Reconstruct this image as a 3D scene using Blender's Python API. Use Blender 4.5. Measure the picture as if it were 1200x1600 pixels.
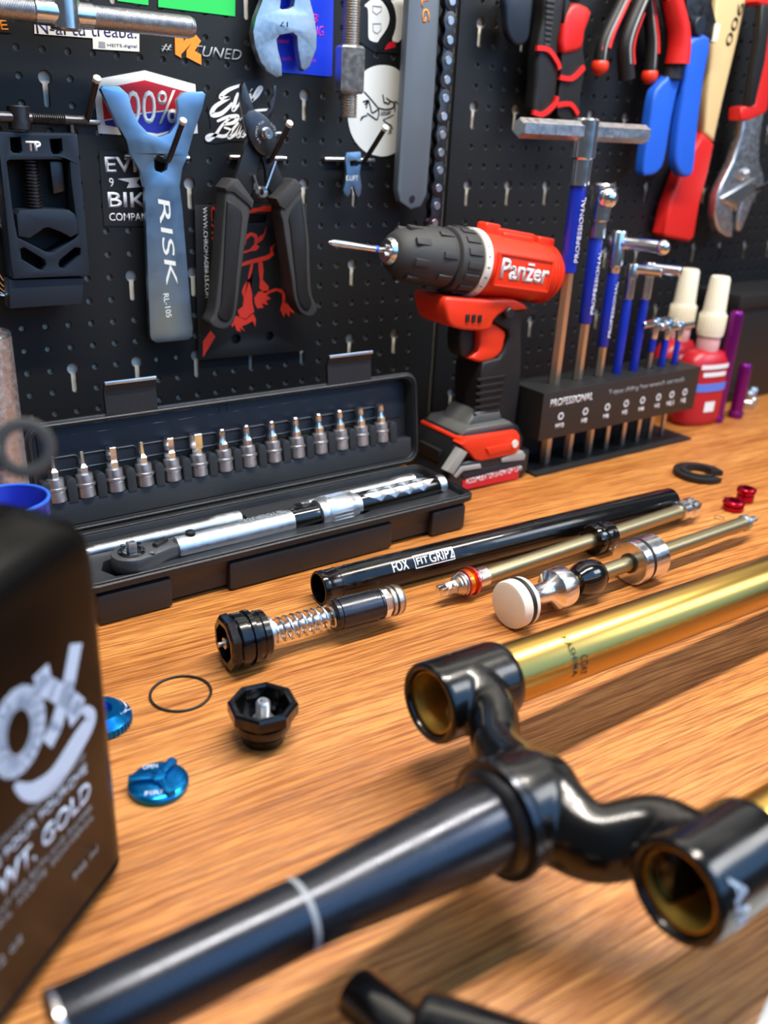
import bpy, bmesh, math, random
from mathutils import Matrix, Vector
from mathutils.geometry import tessellate_polygon

for _o in list(bpy.data.objects):
    bpy.data.objects.remove(_o)
scene = bpy.context.scene
COL = scene.collection
rnd = random.Random(7)
PI = math.pi

# ---------------------------------------------------------------- camera
cam_data = bpy.data.cameras.new('camera')
camera = bpy.data.objects.new('camera', cam_data)
COL.objects.link(camera)
CR = Matrix(((0.8168365, 0.19635493, -0.54242316), (-0.57499467, 0.35287344, -0.73814731), (0.04646786, 0.91483609, 0.40114294)))
camera.matrix_world = Matrix.Translation((0, 0, 0.35)) @ CR.to_4x4()
cam_data.sensor_fit = 'VERTICAL'
cam_data.sensor_height = 36.0
cam_data.sensor_width = 27.0
cam_data.lens = 36.0 * 1381.23 / 1600.0
cam_data.clip_start = 0.01
cam_data.clip_end = 50
cam_data.dof.use_dof = True
cam_data.dof.focus_distance = 0.68
cam_data.dof.aperture_fstop = 4.8
scene.camera = camera

# ---------------------------------------------------------------- world, lights, exposure
world = bpy.data.worlds.new('world')
scene.world = world
world.use_nodes = True
bg = world.node_tree.nodes['Background']
bg.inputs['Color'].default_value = (0.75, 0.85, 1.0, 1)
bg.inputs['Strength'].default_value = 0.10
scene.view_settings.view_transform = 'Standard'
scene.view_settings.look = 'None'
scene.view_settings.gamma = 1.0
scene.view_settings.use_curve_mapping = False
scene.view_settings.exposure = 0.0

def area_light(name, loc, target, sx, sy, power, color):
    d = bpy.data.lights.new(name, 'AREA')
    d.shape = 'RECTANGLE'; d.size = sx; d.size_y = sy
    d.energy = power; d.color = color
    o = bpy.data.objects.new(name, d); COL.objects.link(o)
    v = Vector(target) - Vector(loc)
    zx = -v.normalized()
    xx = Vector((1, 0, 0)); xx = (xx - zx * xx.dot(zx)).normalized()
    yx = zx.cross(xx)
    m = Matrix((xx, yx, zx)).transposed().to_4x4(); m.translation = loc
    o.matrix_world = m
    return o
# LED tube hanging over the bench, running along it
area_light('bench_led_tube', (0.55, 0.30, 1.25), (0.55, 0.36, 0.0), 1.3, 0.08, 34.0, (1.0, 0.93, 0.83))
# bluish daylight from a window behind the viewer
area_light('window_daylight', (1.0, -1.25, 1.45), (0.45, 0.5, 0.1), 3.0, 2.0, 40.0, (0.22, 0.52, 1.0))
# added neutral fill from the right front, to brighten the metal tools
area_light('white_fill_light', (2.1, -0.8, 1.7), (0.7, 0.7, 0.25), 1.2, 0.7, 24.0, (1.0, 0.96, 0.9))

# ---------------------------------------------------------------- helpers
def lin(c):
    c = c / 255.0
    return c / 12.92 if c <= 0.04045 else ((c + 0.055) / 1.055) ** 2.4
def rgb(r, g, b):
    return (lin(r), lin(g), lin(b), 1.0)
def mat(name, col, rough=0.5, metal=0.0, bump=0.0, bscale=800.0, var=0.0, vscale=60.0, coat=0.0, spec=0.5, stretch=None):
    m = bpy.data.materials.new(name); m.use_nodes = True
    nt = m.node_tree; b = nt.nodes['Principled BSDF']
    b.inputs['Base Color'].default_value = col
    b.inputs['Roughness'].default_value = rough
    b.inputs['Metallic'].default_value = metal
    b.inputs['Specular IOR Level'].default_value = spec
    b.inputs['Coat Weight'].default_value = coat
    tc = nt.nodes.new('ShaderNodeTexCoord'); mp = nt.nodes.new('ShaderNodeMapping')
    nt.links.new(tc.outputs['Object'], mp.inputs['Vector'])
    if stretch: mp.inputs['Scale'].default_value = stretch
    if var > 0:
        n = nt.nodes.new('ShaderNodeTexNoise'); n.inputs['Scale'].default_value = vscale; n.inputs['Detail'].default_value = 4
        nt.links.new(mp.outputs['Vector'], n.inputs['Vector'])
        mr = nt.nodes.new('ShaderNodeMapRange')
        mr.inputs['From Min'].default_value = 0.3; mr.inputs['From Max'].default_value = 0.7
        mr.inputs['To Min'].default_value = max(0.02, rough - var); mr.inputs['To Max'].default_value = min(1, rough + var)
        nt.links.new(n.outputs['Fac'], mr.inputs['Value']); nt.links.new(mr.outputs['Result'], b.inputs['Roughness'])
    if bump > 0:
        n2 = nt.nodes.new('ShaderNodeTexNoise'); n2.inputs['Scale'].default_value = bscale; n2.inputs['Detail'].default_value = 3
        nt.links.new(mp.outputs['Vector'], n2.inputs['Vector'])
        bp = nt.nodes.new('ShaderNodeBump'); bp.inputs['Strength'].default_value = bump; bp.inputs['Distance'].default_value = 0.0006
        nt.links.new(n2.outputs['Fac'], bp.inputs['Height']); nt.links.new(bp.outputs['Normal'], b.inputs['Normal'])
    return m

def wood_material():
    m = bpy.data.materials.new('oak_laminate'); m.use_nodes = True
    nt = m.node_tree; N = nt.nodes; L = nt.links; b = N['Principled BSDF']
    tc = N.new('ShaderNodeTexCoord')
    def noise(scale, detail, sc, rot=0.0, dist=0.0, src=None):
        mp = N.new('ShaderNodeMapping'); mp.inputs['Scale'].default_value = sc; mp.inputs['Rotation'].default_value = (0, 0, rot)
        L.new(src or tc.outputs['Object'], mp.inputs['Vector'])
        n = N.new('ShaderNodeTexNoise'); n.inputs['Scale'].default_value = scale; n.inputs['Detail'].default_value = detail; n.inputs['Distortion'].default_value = dist
        L.new(mp.outputs['Vector'], n.inputs['Vector']); return n
    def ramp(src, stops):
        r = N.new('ShaderNodeValToRGB'); e = r.color_ramp.elements
        e[0].position, e[0].color = stops[0]; e[1].position, e[1].color = stops[-1]
        for s in stops[1:-1]:
            q = e.new(s[0]); q.color = s[1]
        L.new(src, r.inputs['Fac']); return r
    # warp the coordinates a little so the grain wanders
    rt = N.new('ShaderNodeMapping'); rt.inputs['Rotation'].default_value = (0, 0, math.radians(4)); L.new(tc.outputs['Object'], rt.inputs['Vector'])
    wn = noise(1.0, 2, (4, 10, 1), src=rt.outputs['Vector'])
    vm = N.new('ShaderNodeVectorMath'); vm.operation = 'MULTIPLY_ADD'
    L.new(wn.outputs['Color'], vm.inputs[0]); vm.inputs[1].default_value = (0.0, 0.016, 0); L.new(rt.outputs['Vector'], vm.inputs[2])
    fig = noise(1.0, 3, (2.2, 26, 1), 0, 0.3, vm.outputs[0])
    r1 = ramp(fig.outputs['Fac'], [(0.28, rgb(188, 120, 56)), (0.5, rgb(206, 138, 70)), (0.72, rgb(216, 150, 82))])
    line = noise(1.0, 3, (12, 680, 1), 0, 0.1, vm.outputs[0])
    r2 = ramp(line.outputs['Fac'], [(0.40, (0, 0, 0, 1)), (0.55, (1, 1, 1, 1))])
    pore = noise(1.0, 2, (40, 1400, 1), 0, 0.0, vm.outputs[0])
    r3 = ramp(pore.outputs['Fac'], [(0.40, (0, 0, 0, 1)), (0.52, (1, 1, 1, 1))])
    mx = N.new('ShaderNodeMix'); mx.data_type = 'RGBA'; mx.blend_type = 'MIX'
    L.new(r2.outputs['Color'], mx.inputs['Factor'])
    dk = N.new('ShaderNodeMix'); dk.data_type = 'RGBA'; dk.blend_type = 'MULTIPLY'; dk.inputs['Factor'].default_value = 1.0
    L.new(r1.outputs['Color'], dk.inputs['A']); dk.inputs['B'].default_value = (0.54, 0.42, 0.30, 1)
    L.new(dk.outputs['Result'], mx.inputs['A']); L.new(r1.outputs['Color'], mx.inputs['B'])
    mx2 = N.new('ShaderNodeMix'); mx2.data_type = 'RGBA'
    L.new(r3.outputs['Color'], mx2.inputs['Factor'])
    dk2 = N.new('ShaderNodeMix'); dk2.data_type = 'RGBA'; dk2.blend_type = 'MULTIPLY'; dk2.inputs['Factor'].default_value = 1.0
    L.new(mx.outputs['Result'], dk2.inputs['A']); dk2.inputs['B'].default_value = (0.66, 0.56, 0.46, 1)
    L.new(dk2.outputs['Result'], mx2.inputs['A']); L.new(mx.outputs['Result'], mx2.inputs['B'])
    L.new(mx2.outputs['Result'], b.inputs['Base Color'])
    b.inputs['Roughness'].default_value = 0.42
    b.inputs['Specular IOR Level'].default_value = 0.45
    add = N.new('ShaderNodeMath'); add.operation = 'ADD'
    L.new(r2.outputs['Color'], add.inputs[0]); L.new(r3.outputs['Color'], add.inputs[1])
    bp = N.new('ShaderNodeBump'); bp.inputs['Strength'].default_value = 0.35; bp.inputs['Distance'].default_value = 0.0004
    L.new(add.outputs[0], bp.inputs['Height']); L.new(bp.outputs['Normal'], b.inputs['Normal'])
    return m

BASE = {}
def tag(o, label, cat, group=None, kind=None):
    if label: o['label'] = label
    if cat: o['category'] = cat
    if group: o['group'] = group
    if kind: o['kind'] = kind
    return o
def thing(name, label, cat, loc=(0, 0, 0), rz=0.0, group=None, M=None):
    o = bpy.data.objects.new(name, None); COL.objects.link(o)
    o.empty_display_size = 0.01
    mw = M if M is not None else Matrix.Translation(loc) @ Matrix.Rotation(rz, 4, 'Z')
    o.matrix_world = mw
    BASE[o.name] = mw
    tag(o, label, cat, group)
    return o
def fin(name, bm, m, parent=None, world=False, loc=None, smooth=35, kind=None, label=None):
    """link a bmesh as one object; world=True: vertices are in world space"""
    if parent is not None and world:
        bm.transform(BASE[parent.name].inverted())
    if parent is None and loc is not None:
        bm.transform(Matrix.Translation(loc).inverted())
    bmesh.ops.recalc_face_normals(bm, faces=bm.faces)
    me = bpy.data.meshes.new(name); bm.to_mesh(me); bm.free()
    if smooth:
        me.polygons.foreach_set('use_smooth', [True] * len(me.polygons))
        me.set_sharp_from_angle(angle=math.radians(smooth))
    me.materials.append(m)
    o = bpy.data.objects.new(name, me); COL.objects.link(o)
    if parent is not None:
        o.parent = parent
        if parent.type != 'EMPTY' and parent.name not in BASE:
            pass
    elif loc is not None:
        o.location = loc
    if kind: o['kind'] = kind
    if label: o['label'] = label
    if o.parent is not None and o.parent.type == 'MESH':
        pass
    BASE[o.name] = (BASE[parent.name] if parent is not None else (Matrix.Translation(loc) if loc is not None else Matrix.Identity(4)))
    return o
def copy_tree(o, parent=None):
    c = o.copy(); COL.objects.link(c); c.parent = parent
    for ch in list(o.children):
        copy_tree(ch, c)
    return c
def B():
    return bmesh.new()
AX = Matrix.Rotation(PI / 2, 4, 'Y')       # lathe axis z -> x
AY = Matrix.Rotation(-PI / 2, 4, 'X')      # z -> y
T = lambda x, y, z: Matrix.Translation((x, y, z))
def along(p, d, up=None):
    z = Vector(d).normalized(); x = Vector(up) if up else (Vector((0, 0, 1)) if abs(z.z) < 0.9 else Vector((1, 0, 0)))
    x = (x - z * x.dot(z)).normalized(); y = z.cross(x)
    m = Matrix((x, y, z)).transposed().to_4x4(); m.translation = Vector(p); return m
def lathe(bm, prof, M=Matrix.Identity(4), seg=32, closed=False, phase=0.0):
    rings = []
    for a, r in prof:
        if r <= 1e-7:
            rings.append([bm.verts.new(M @ Vector((0, 0, a)))])
        else:
            rings.append([bm.verts.new(M @ Vector((r * math.cos(2 * PI * i / seg + phase), r * math.sin(2 * PI * i / seg + phase), a))) for i in range(seg)])
    pairs = list(zip(rings, rings[1:]))
    if closed: pairs.append((rings[-1], rings[0]))
    for A, Bq in pairs:
        if len(A) == 1 and len(Bq) == 1: continue
        for i in range(seg):
            j = (i + 1) % seg
            if len(A) == 1: bm.faces.new((A[0], Bq[i], Bq[j]))
            elif len(Bq) == 1: bm.faces.new((A[i], A[j], Bq[0]))
            else: bm.faces.new((A[i], A[j], Bq[j], Bq[i]))
    if not closed:
        for R in (rings[0], rings[-1]):
            if len(R) > 2: bm.faces.new(R)
def cyl(bm, p0, p1, r, seg=20, r1=None, bev=0.0):
    p0 = Vector(p0); p1 = Vector(p1); d = (p1 - p0); l = d.length; r1 = r if r1 is None else r1
    M = along(p0, d)
    if bev > 0: lathe(bm, [(0, r - bev), (bev, r), (l - bev, r1), (l, r1 - bev)], M, seg)
    else: lathe(bm, [(0, r), (l, r1)], M, seg)
def sharp_bevel(bm, geom_faces, width, seg=2, ang=30):
    es = set()
    for f in geom_faces:
        for e in f.edges:
            if len(e.link_faces) == 2 and e.calc_face_angle(0) > math.radians(ang): es.add(e)
    if es: bmesh.ops.bevel(bm, geom=list(es), offset=width, segments=seg, profile=0.6, affect='EDGES', clamp_overlap=True)
def box(bm, x0, x1, y0, y1, z0, z1, bev=0.0, M=None, seg=2):
    b2 = bmesh.new()
    bmesh.ops.create_cube(b2, size=1.0)
    for v in b2.verts:
        v.co = Vector((x0 + (v.co.x + .5) * (x1 - x0), y0 + (v.co.y + .5) * (y1 - y0), z0 + (v.co.z + .5) * (z1 - z0)))
    if bev > 0: bmesh.ops.bevel(b2, geom=list(b2.edges), offset=bev, segments=seg, profile=0.6, affect='EDGES')
    merge(bm, b2, M)
def merge(bm, b2, M=None):
    if M is not None: b2.transform(M)
    me = bpy.data.meshes.new('_tmp'); b2.to_mesh(me); b2.free()
    bm.from_mesh(me); bpy.data.meshes.remove(me)
def prism(bm, pts, a, b, plane='XZ', holes=(), bev=0.0, M=None, seg=2):
    """polygon with holes extruded from a to b along the plane's normal"""
    mp = {'XZ': lambda p, t: Vector((p[0], t, p[1])), 'XY': lambda p, t: Vector((p[0], p[1], t)), 'YZ': lambda p, t: Vector((t, p[0], p[1]))}[plane]
    b2 = bmesh.new()
    loops = [list(pts)] + [list(h) for h in holes]
    tris = tessellate_polygon([[Vector((p[0], p[1], 0)) for p in lp] for lp in loops])
    flat = [p for lp in loops for p in lp]
    va = [b2.verts.new(mp(p, a)) for p in flat]; vb = [b2.verts.new(mp(p, b)) for p in flat]
    if not holes:
        b2.faces.new(va); b2.faces.new(vb)
    else:
        for t in tris:
            try:
                b2.faces.new([va[i] for i in t]); b2.faces.new([vb[i] for i in reversed(t)])
            except ValueError: pass
    k = 0
    for lp in loops:
        n = len(lp)
        for i in range(n):
            j = (i + 1) % n
            b2.faces.new((va[k + i], va[k + j], vb[k + j], vb[k + i]))
        k += n
    bmesh.ops.recalc_face_normals(b2, faces=b2.faces)
    if bev > 0:
        es = []
        for e in b2.edges:
            if len(e.link_faces) == 2 and e.calc_face_angle(0) > math.radians(50): 
                # rims only: both ends on the same cap
                s = {v in set_a for v in e.verts} if False else None
                es.append(e)
        # keep only rim edges (between a cap and a side)
        nrm = (mp((0, 0), 1) - mp((0, 0), 0)).normalized()
        rim = [e for e in es if any(abs(f.normal.dot(nrm)) > 0.9 for f in e.link_faces)]
        bmesh.ops.bevel(b2, geom=rim, offset=bev, segments=seg, profile=0.6, affect='EDGES', clamp_overlap=True)
    merge(bm, b2, M)
def smooth_poly(pts, n=4, closed=True):
    out = []; N_ = len(pts)
    rng = range(N_) if closed else range(N_ - 1)
    for i in rng:
        g = (lambda k: Vector(pts[k % N_])) if closed else (lambda k: Vector(pts[max(0, min(N_ - 1, k))]))
        p0, p1, p2, p3 = g(i - 1), g(i), g(i + 1), g(i + 2)
        for s in range(n):
            t = s / n
            out.append(0.5 * ((2 * p1) + (p2 - p0) * t + (2 * p0 - 5 * p1 + 4 * p2 - p3) * t * t + (3 * p1 - p0 - 3 * p2 + p3) * t ** 3))
    if not closed: out.append(Vector(pts[-1]))
    return [tuple(v) for v in out]
def sweep(bm, pts, rad, seg=12, closed=False, flat=1.0, up=None, caps=True):
    pts = [Vector(p) for p in pts]; n = len(pts)
    if not hasattr(rad, '__len__'): rad = [rad] * n
    rings = []; prev = None
    for i in range(n):
        if closed: t = (pts[(i + 1) % n] - pts[i - 1]).normalized()
        else: t = (pts[min(i + 1, n - 1)] - pts[max(i - 1, 0)]).normalized()
        if prev is None:
            x = Vector(up) if up else (Vector((0, 0, 1)) if abs(t.z) < 0.9 else Vector((1, 0, 0)))
        else: x = prev
        x = (x - t * x.dot(t)).normalized(); prev = x; y = t.cross(x)
        rings.append([bm.verts.new(pts[i] + (x * math.cos(2 * PI * k / seg) + y * math.sin(2 * PI * k / seg) * flat) * rad[i]) for k in range(seg)])
    pr = list(zip(rings, rings[1:]))
    if closed: pr.append((rings[-1], rings[0]))
    for A, C in pr:
        for k in range(seg):
            j = (k + 1) % seg
            bm.faces.new((A[k], A[j], C[j], C[k]))
    if not closed and caps:
        bm.faces.new(rings[0]); bm.faces.new(rings[-1])
def torus(bm, R, r, M=Matrix.Identity(4), seg=40, ms=10):
    sweep(bm, [M @ Vector((R * math.cos(2 * PI * i / seg), R * math.sin(2 * PI * i / seg), 0)) for i in range(seg)], r, ms, closed=True)
def rrect(x0, x1, y0, y1, r, n=5):
    out = []
    for cx, cy, a0 in ((x1 - r, y1 - r, 0), (x0 + r, y1 - r, PI / 2), (x0 + r, y0 + r, PI), (x1 - r, y0 + r, 1.5 * PI)):
        for i in range(n + 1):
            a = a0 + PI / 2 * i / n
            out.append((cx + r * math.cos(a), cy + r * math.sin(a)))
    return out
def circ(cx, cy, r, n=16, ph=0.0):
    return [(cx + r * math.cos(2 * PI * i / n + ph), cy + r * math.sin(2 * PI * i / n + ph)) for i in range(n)]
def stroke(bm, pts, w, plane_y, th=0.0003):
    """flat brush stroke in an XZ plane at y"""
    pts = [Vector(p) for p in pts]; L_, R_ = [], []
    for i, p in enumerate(pts):
        t = (pts[min(i + 1, len(pts) - 1)] - pts[max(i - 1, 0)]).normalized(); nrm = Vector((-t.y, t.x))
        ww = w[i] if hasattr(w, '__len__') else w
        L_.append(tuple(p + nrm * ww / 2)); R_.append(tuple(p - nrm * ww / 2))
    for i in range(len(pts) - 1):
        prism(bm, [L_[i], L_[i + 1], R_[i + 1], R_[i]], plane_y - th, plane_y)
def text_bm(s, w=None, h=None, bold=0.0, shear=0.0, th=0.0002):
    """lettering in the local XY plane, lower left corner at the origin, fitted to w x h"""
    cu = bpy.data.curves.new('_t', 'FONT'); cu.body = s; cu.size = 1.0; cu.offset = bold * 0.42; cu.shear = shear; cu.resolution_u = 3
    o = bpy.data.objects.new('_t', cu); COL.objects.link(o)
    dg = bpy.context.evaluated_depsgraph_get(); dg.update()
    me = bpy.data.meshes.new_from_object(o.evaluated_get(dg))
    bpy.data.objects.remove(o); bpy.data.curves.remove(cu)
    b2 = bmesh.new(); b2.from_mesh(me); bpy.data.meshes.remove(me)
    xs = [v.co.x for v in b2.verts]; ys = [v.co.y for v in b2.verts]
    x0, x1, y0, y1 = min(xs), max(xs), min(ys), max(ys)
    sx = (w / (x1 - x0)) if w else None; sy = (h / (y1 - y0)) if h else None
    sx = sx or sy; sy = sy or sx
    for v in b2.verts: v.co = Vector(((v.co.x - x0) * sx, (v.co.y - y0) * sy, 0))
    if th:
        r = bmesh.ops.extrude_face_region(b2, geom=list(b2.faces))
        for v in [g for g in r['geom'] if isinstance(g, bmesh.types.BMVert)]: v.co.z += th
    return b2
def slice_mesh(b2, axis, step):
    lo = min(v.co[axis] for v in b2.verts); hi = max(v.co[axis] for v in b2.verts); t = lo + step
    while t < hi:
        co = [0, 0, 0]; no = [0, 0, 0]; co[axis] = t; no[axis] = 1
        bmesh.ops.bisect_plane(b2, geom=list(b2.verts) + list(b2.edges) + list(b2.faces), plane_co=co, plane_no=no); t += step
    return b2
def frame2(o, xdir, ydir):
    x = Vector(xdir).normalized(); y = Vector(ydir).normalized(); z = x.cross(y).normalized(); y = z.cross(x)
    m = Matrix((x, y, z)).transposed().to_4x4(); m.translation = Vector(o); return m
def lettering(s, parent, m, M, w=None, h=None, bold=0.0, shear=0.0, name='lettering', world=True):
    b2 = text_bm(s, w, h, bold, shear); b2.transform(M)
    return fin(name, b2, m, parent, world=world, smooth=0)
def wall_text(s, parent, m, bl, tl, br, y, bold=0.0, shear=0.0, name='lettering'):
    """lettering on the wall plane; bl/tl/br are (x, z) corners"""
    bl, tl, br = Vector(bl), Vector(tl), Vector(br)
    xd = br - bl; w = xd.length; xd.normalize()
    h = abs((tl - bl).dot(Vector((-xd.y, xd.x))))
    M = frame2((bl.x, y, bl.y), (xd.x, 0, xd.y), (-xd.y, 0, xd.x))
    return lettering(s, parent, m, M, w, h, bold, shear, name)
def mid2(pts):
    return (sum(p[0] for p in pts) / len(pts), sum(p[1] for p in pts) / len(pts))

# ---------------------------------------------------------------- materials
M_wood = wood_material()
M_peg = mat('black_powder_coat', rgb(14, 16, 18), 0.5, 0.0, 0.15, 1500, spec=0.4)
M_wallback = mat('beige_plaster', rgb(222, 214, 198), 0.8, 0, 0.3, 300)
M_floor = mat('grey_concrete', rgb(110, 108, 104), 0.8, 0, 0.3, 60)
M_leg = mat('grey_steel_leg', rgb(70, 72, 75), 0.45, 0.6)
M_chrome = mat('polished_chrome', rgb(228, 230, 232), 0.21, 1.0, 0, 0, 0.05, 90)
M_steel = mat('satin_steel', rgb(205, 208, 212), 0.36, 1.0, 0.05, 2500, 0.08, 200)
M_steeld = mat('dark_steel', rgb(88, 88, 90), 0.36, 1.0, 0.08, 1800, 0.08, 150)
M_zinc = mat('zinc_plate', rgb(176, 192, 204), 0.40, 1.0, 0.06, 1500, 0.06, 300)
M_risk = mat('brushed_blue_steel', rgb(150, 184, 212), 0.33, 1.0, 0.03, 1400, 0.05, 60)
M_blk = mat('black_plastic', rgb(24, 25, 27), 0.42, 0, 0.1, 2500)
M_blkm = mat('black_matte', rgb(12, 12, 13), 0.6, 0, 0.25, 1800)
M_blkg = mat('black_gloss', rgb(9, 9, 10), 0.14, 0, 0, 0, 0.05, 80, coat=0.5)
M_anod = mat('black_anodized', rgb(12, 12, 14), 0.22, 0.35, 0, 0, 0.05, 100, coat=0.3)
M_rub = mat('grey_rubber', rgb(50, 50, 50), 0.6, 0, 0.5, 1800)
M_rubd = mat('black_rubber', rgb(16, 16, 16), 0.5, 0, 0.2, 1500)
M_case = mat('case_plastic', rgb(26, 27, 29), 0.38, 0, 0.35, 2600, 0.06, 300)
M_casein = mat('case_insert', rgb(36, 39, 43), 0.45, 0, 0.2, 2200)
M_navy = mat('dark_slate', rgb(28, 38, 50), 0.45, 0.25, 0.1, 1500)
M_gold = mat('gold_coating', rgb(188, 152, 80), 0.29, 1.0)
M_goldin = mat('gold_lit_inside', rgb(212, 176, 84), 0.42, 0.75)  # lighter copy of the outer gold, so the bore looks lit
M_head = mat('grey_ratchet', rgb(132, 132, 134), 0.4, 0.9, 0.1, 1500)
M_fork = mat('fork_black', rgb(8, 8, 9), 0.24, 0.0, 0.04, 900, 0.06, 40, coat=0.25)
M_steer = mat('steerer_black', rgb(66, 68, 74), 0.27, 0.9, 0.05, 1200, 0.06, 60)
M_olive = mat('olive_anodized', rgb(164, 154, 122), 0.40, 1.0, 0.03, 1500)
M_alu = mat('bright_aluminium', rgb(236, 236, 238), 0.22, 1.0, 0, 0, 0.05, 200)
M_white = mat('white_plastic', rgb(226, 220, 206), 0.45)
M_wht = mat('white_print', rgb(228, 230, 232), 0.5)
M_grey = mat('grey_print', rgb(140, 146, 152), 0.5)
M_ivory = mat('ivory_cap', rgb(232, 224, 200), 0.5)
M_red = mat('red_plastic', rgb(228, 52, 22), 0.40, 0, 0.05, 900)
M_redd = mat('red_rubber', rgb(205, 28, 24), 0.45)
M_redp = mat('red_print', rgb(214, 52, 34), 0.5)
M_crim = mat('crimson_bottle', rgb(176, 22, 36), 0.35)
M_rubyA = mat('ruby_anodized', rgb(170, 14, 44), 0.25, 0.8)
M_blue = mat('blue_sleeve', rgb(22, 46, 170), 0.30)
M_blueg = mat('blue_grip', rgb(30, 92, 205), 0.42)
M_blucup = mat('blue_cup_plastic', rgb(24, 40, 160), 0.35)
M_cyan = mat('cyan_anodized', rgb(10, 118, 190), 0.22, 0.85, 0, 0, 0.05, 300)
M_purple = mat('purple_anodized', rgb(122, 26, 118), 0.25, 0.7)
M_pink = mat('pink_anodized', rgb(210, 70, 80), 0.25, 0.8)
M_orange = mat('orange_anodized', rgb(226, 120, 24), 0.25, 0.8)
M_oprint = mat('orange_print', rgb(236, 138, 30), 0.5)
M_green = mat('green_print', rgb(30, 190, 80), 0.5)
M_royal = mat('royal_blue_print', rgb(22, 62, 226), 0.45)
M_mag = mat('magenta_print', rgb(214, 48, 190), 0.5)
M_navyt = mat('navy_print', rgb(44, 46, 110), 0.5)
M_blap = mat('black_print', rgb(16, 17, 18), 0.45)
M_redst = mat('red_sticker', rgb(196, 22, 38), 0.45)
M_bluest = mat('blue_sticker', rgb(30, 36, 150), 0.45)
M_cream = mat('cream_sticker', rgb(222, 224, 218), 0.4)
M_hick = mat('hickory_wood', rgb(214, 186, 132), 0.55, 0, 0.3, 300, 0.1, 80, stretch=(6, 6, 1))
M_bottle = mat('oil_bottle', rgb(9, 8, 7), 0.30, 0, 0.03, 300, spec=0.14)
M_copper = mat('card_edge', rgb(120, 92, 62), 0.5)
M_palebl = mat('pale_blue_print', rgb(196, 214, 236), 0.5)
M_greyl = mat('light_grey_plastic', rgb(150, 150, 146), 0.45)
M_paper = mat('white_paper', rgb(214, 212, 206), 0.7)
M_labblue = mat('label_blue', rgb(86, 120, 214), 0.5)
M_shaftbz = mat('brushed_shaft', rgb(206, 194, 180), 0.34, 1.0)

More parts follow.
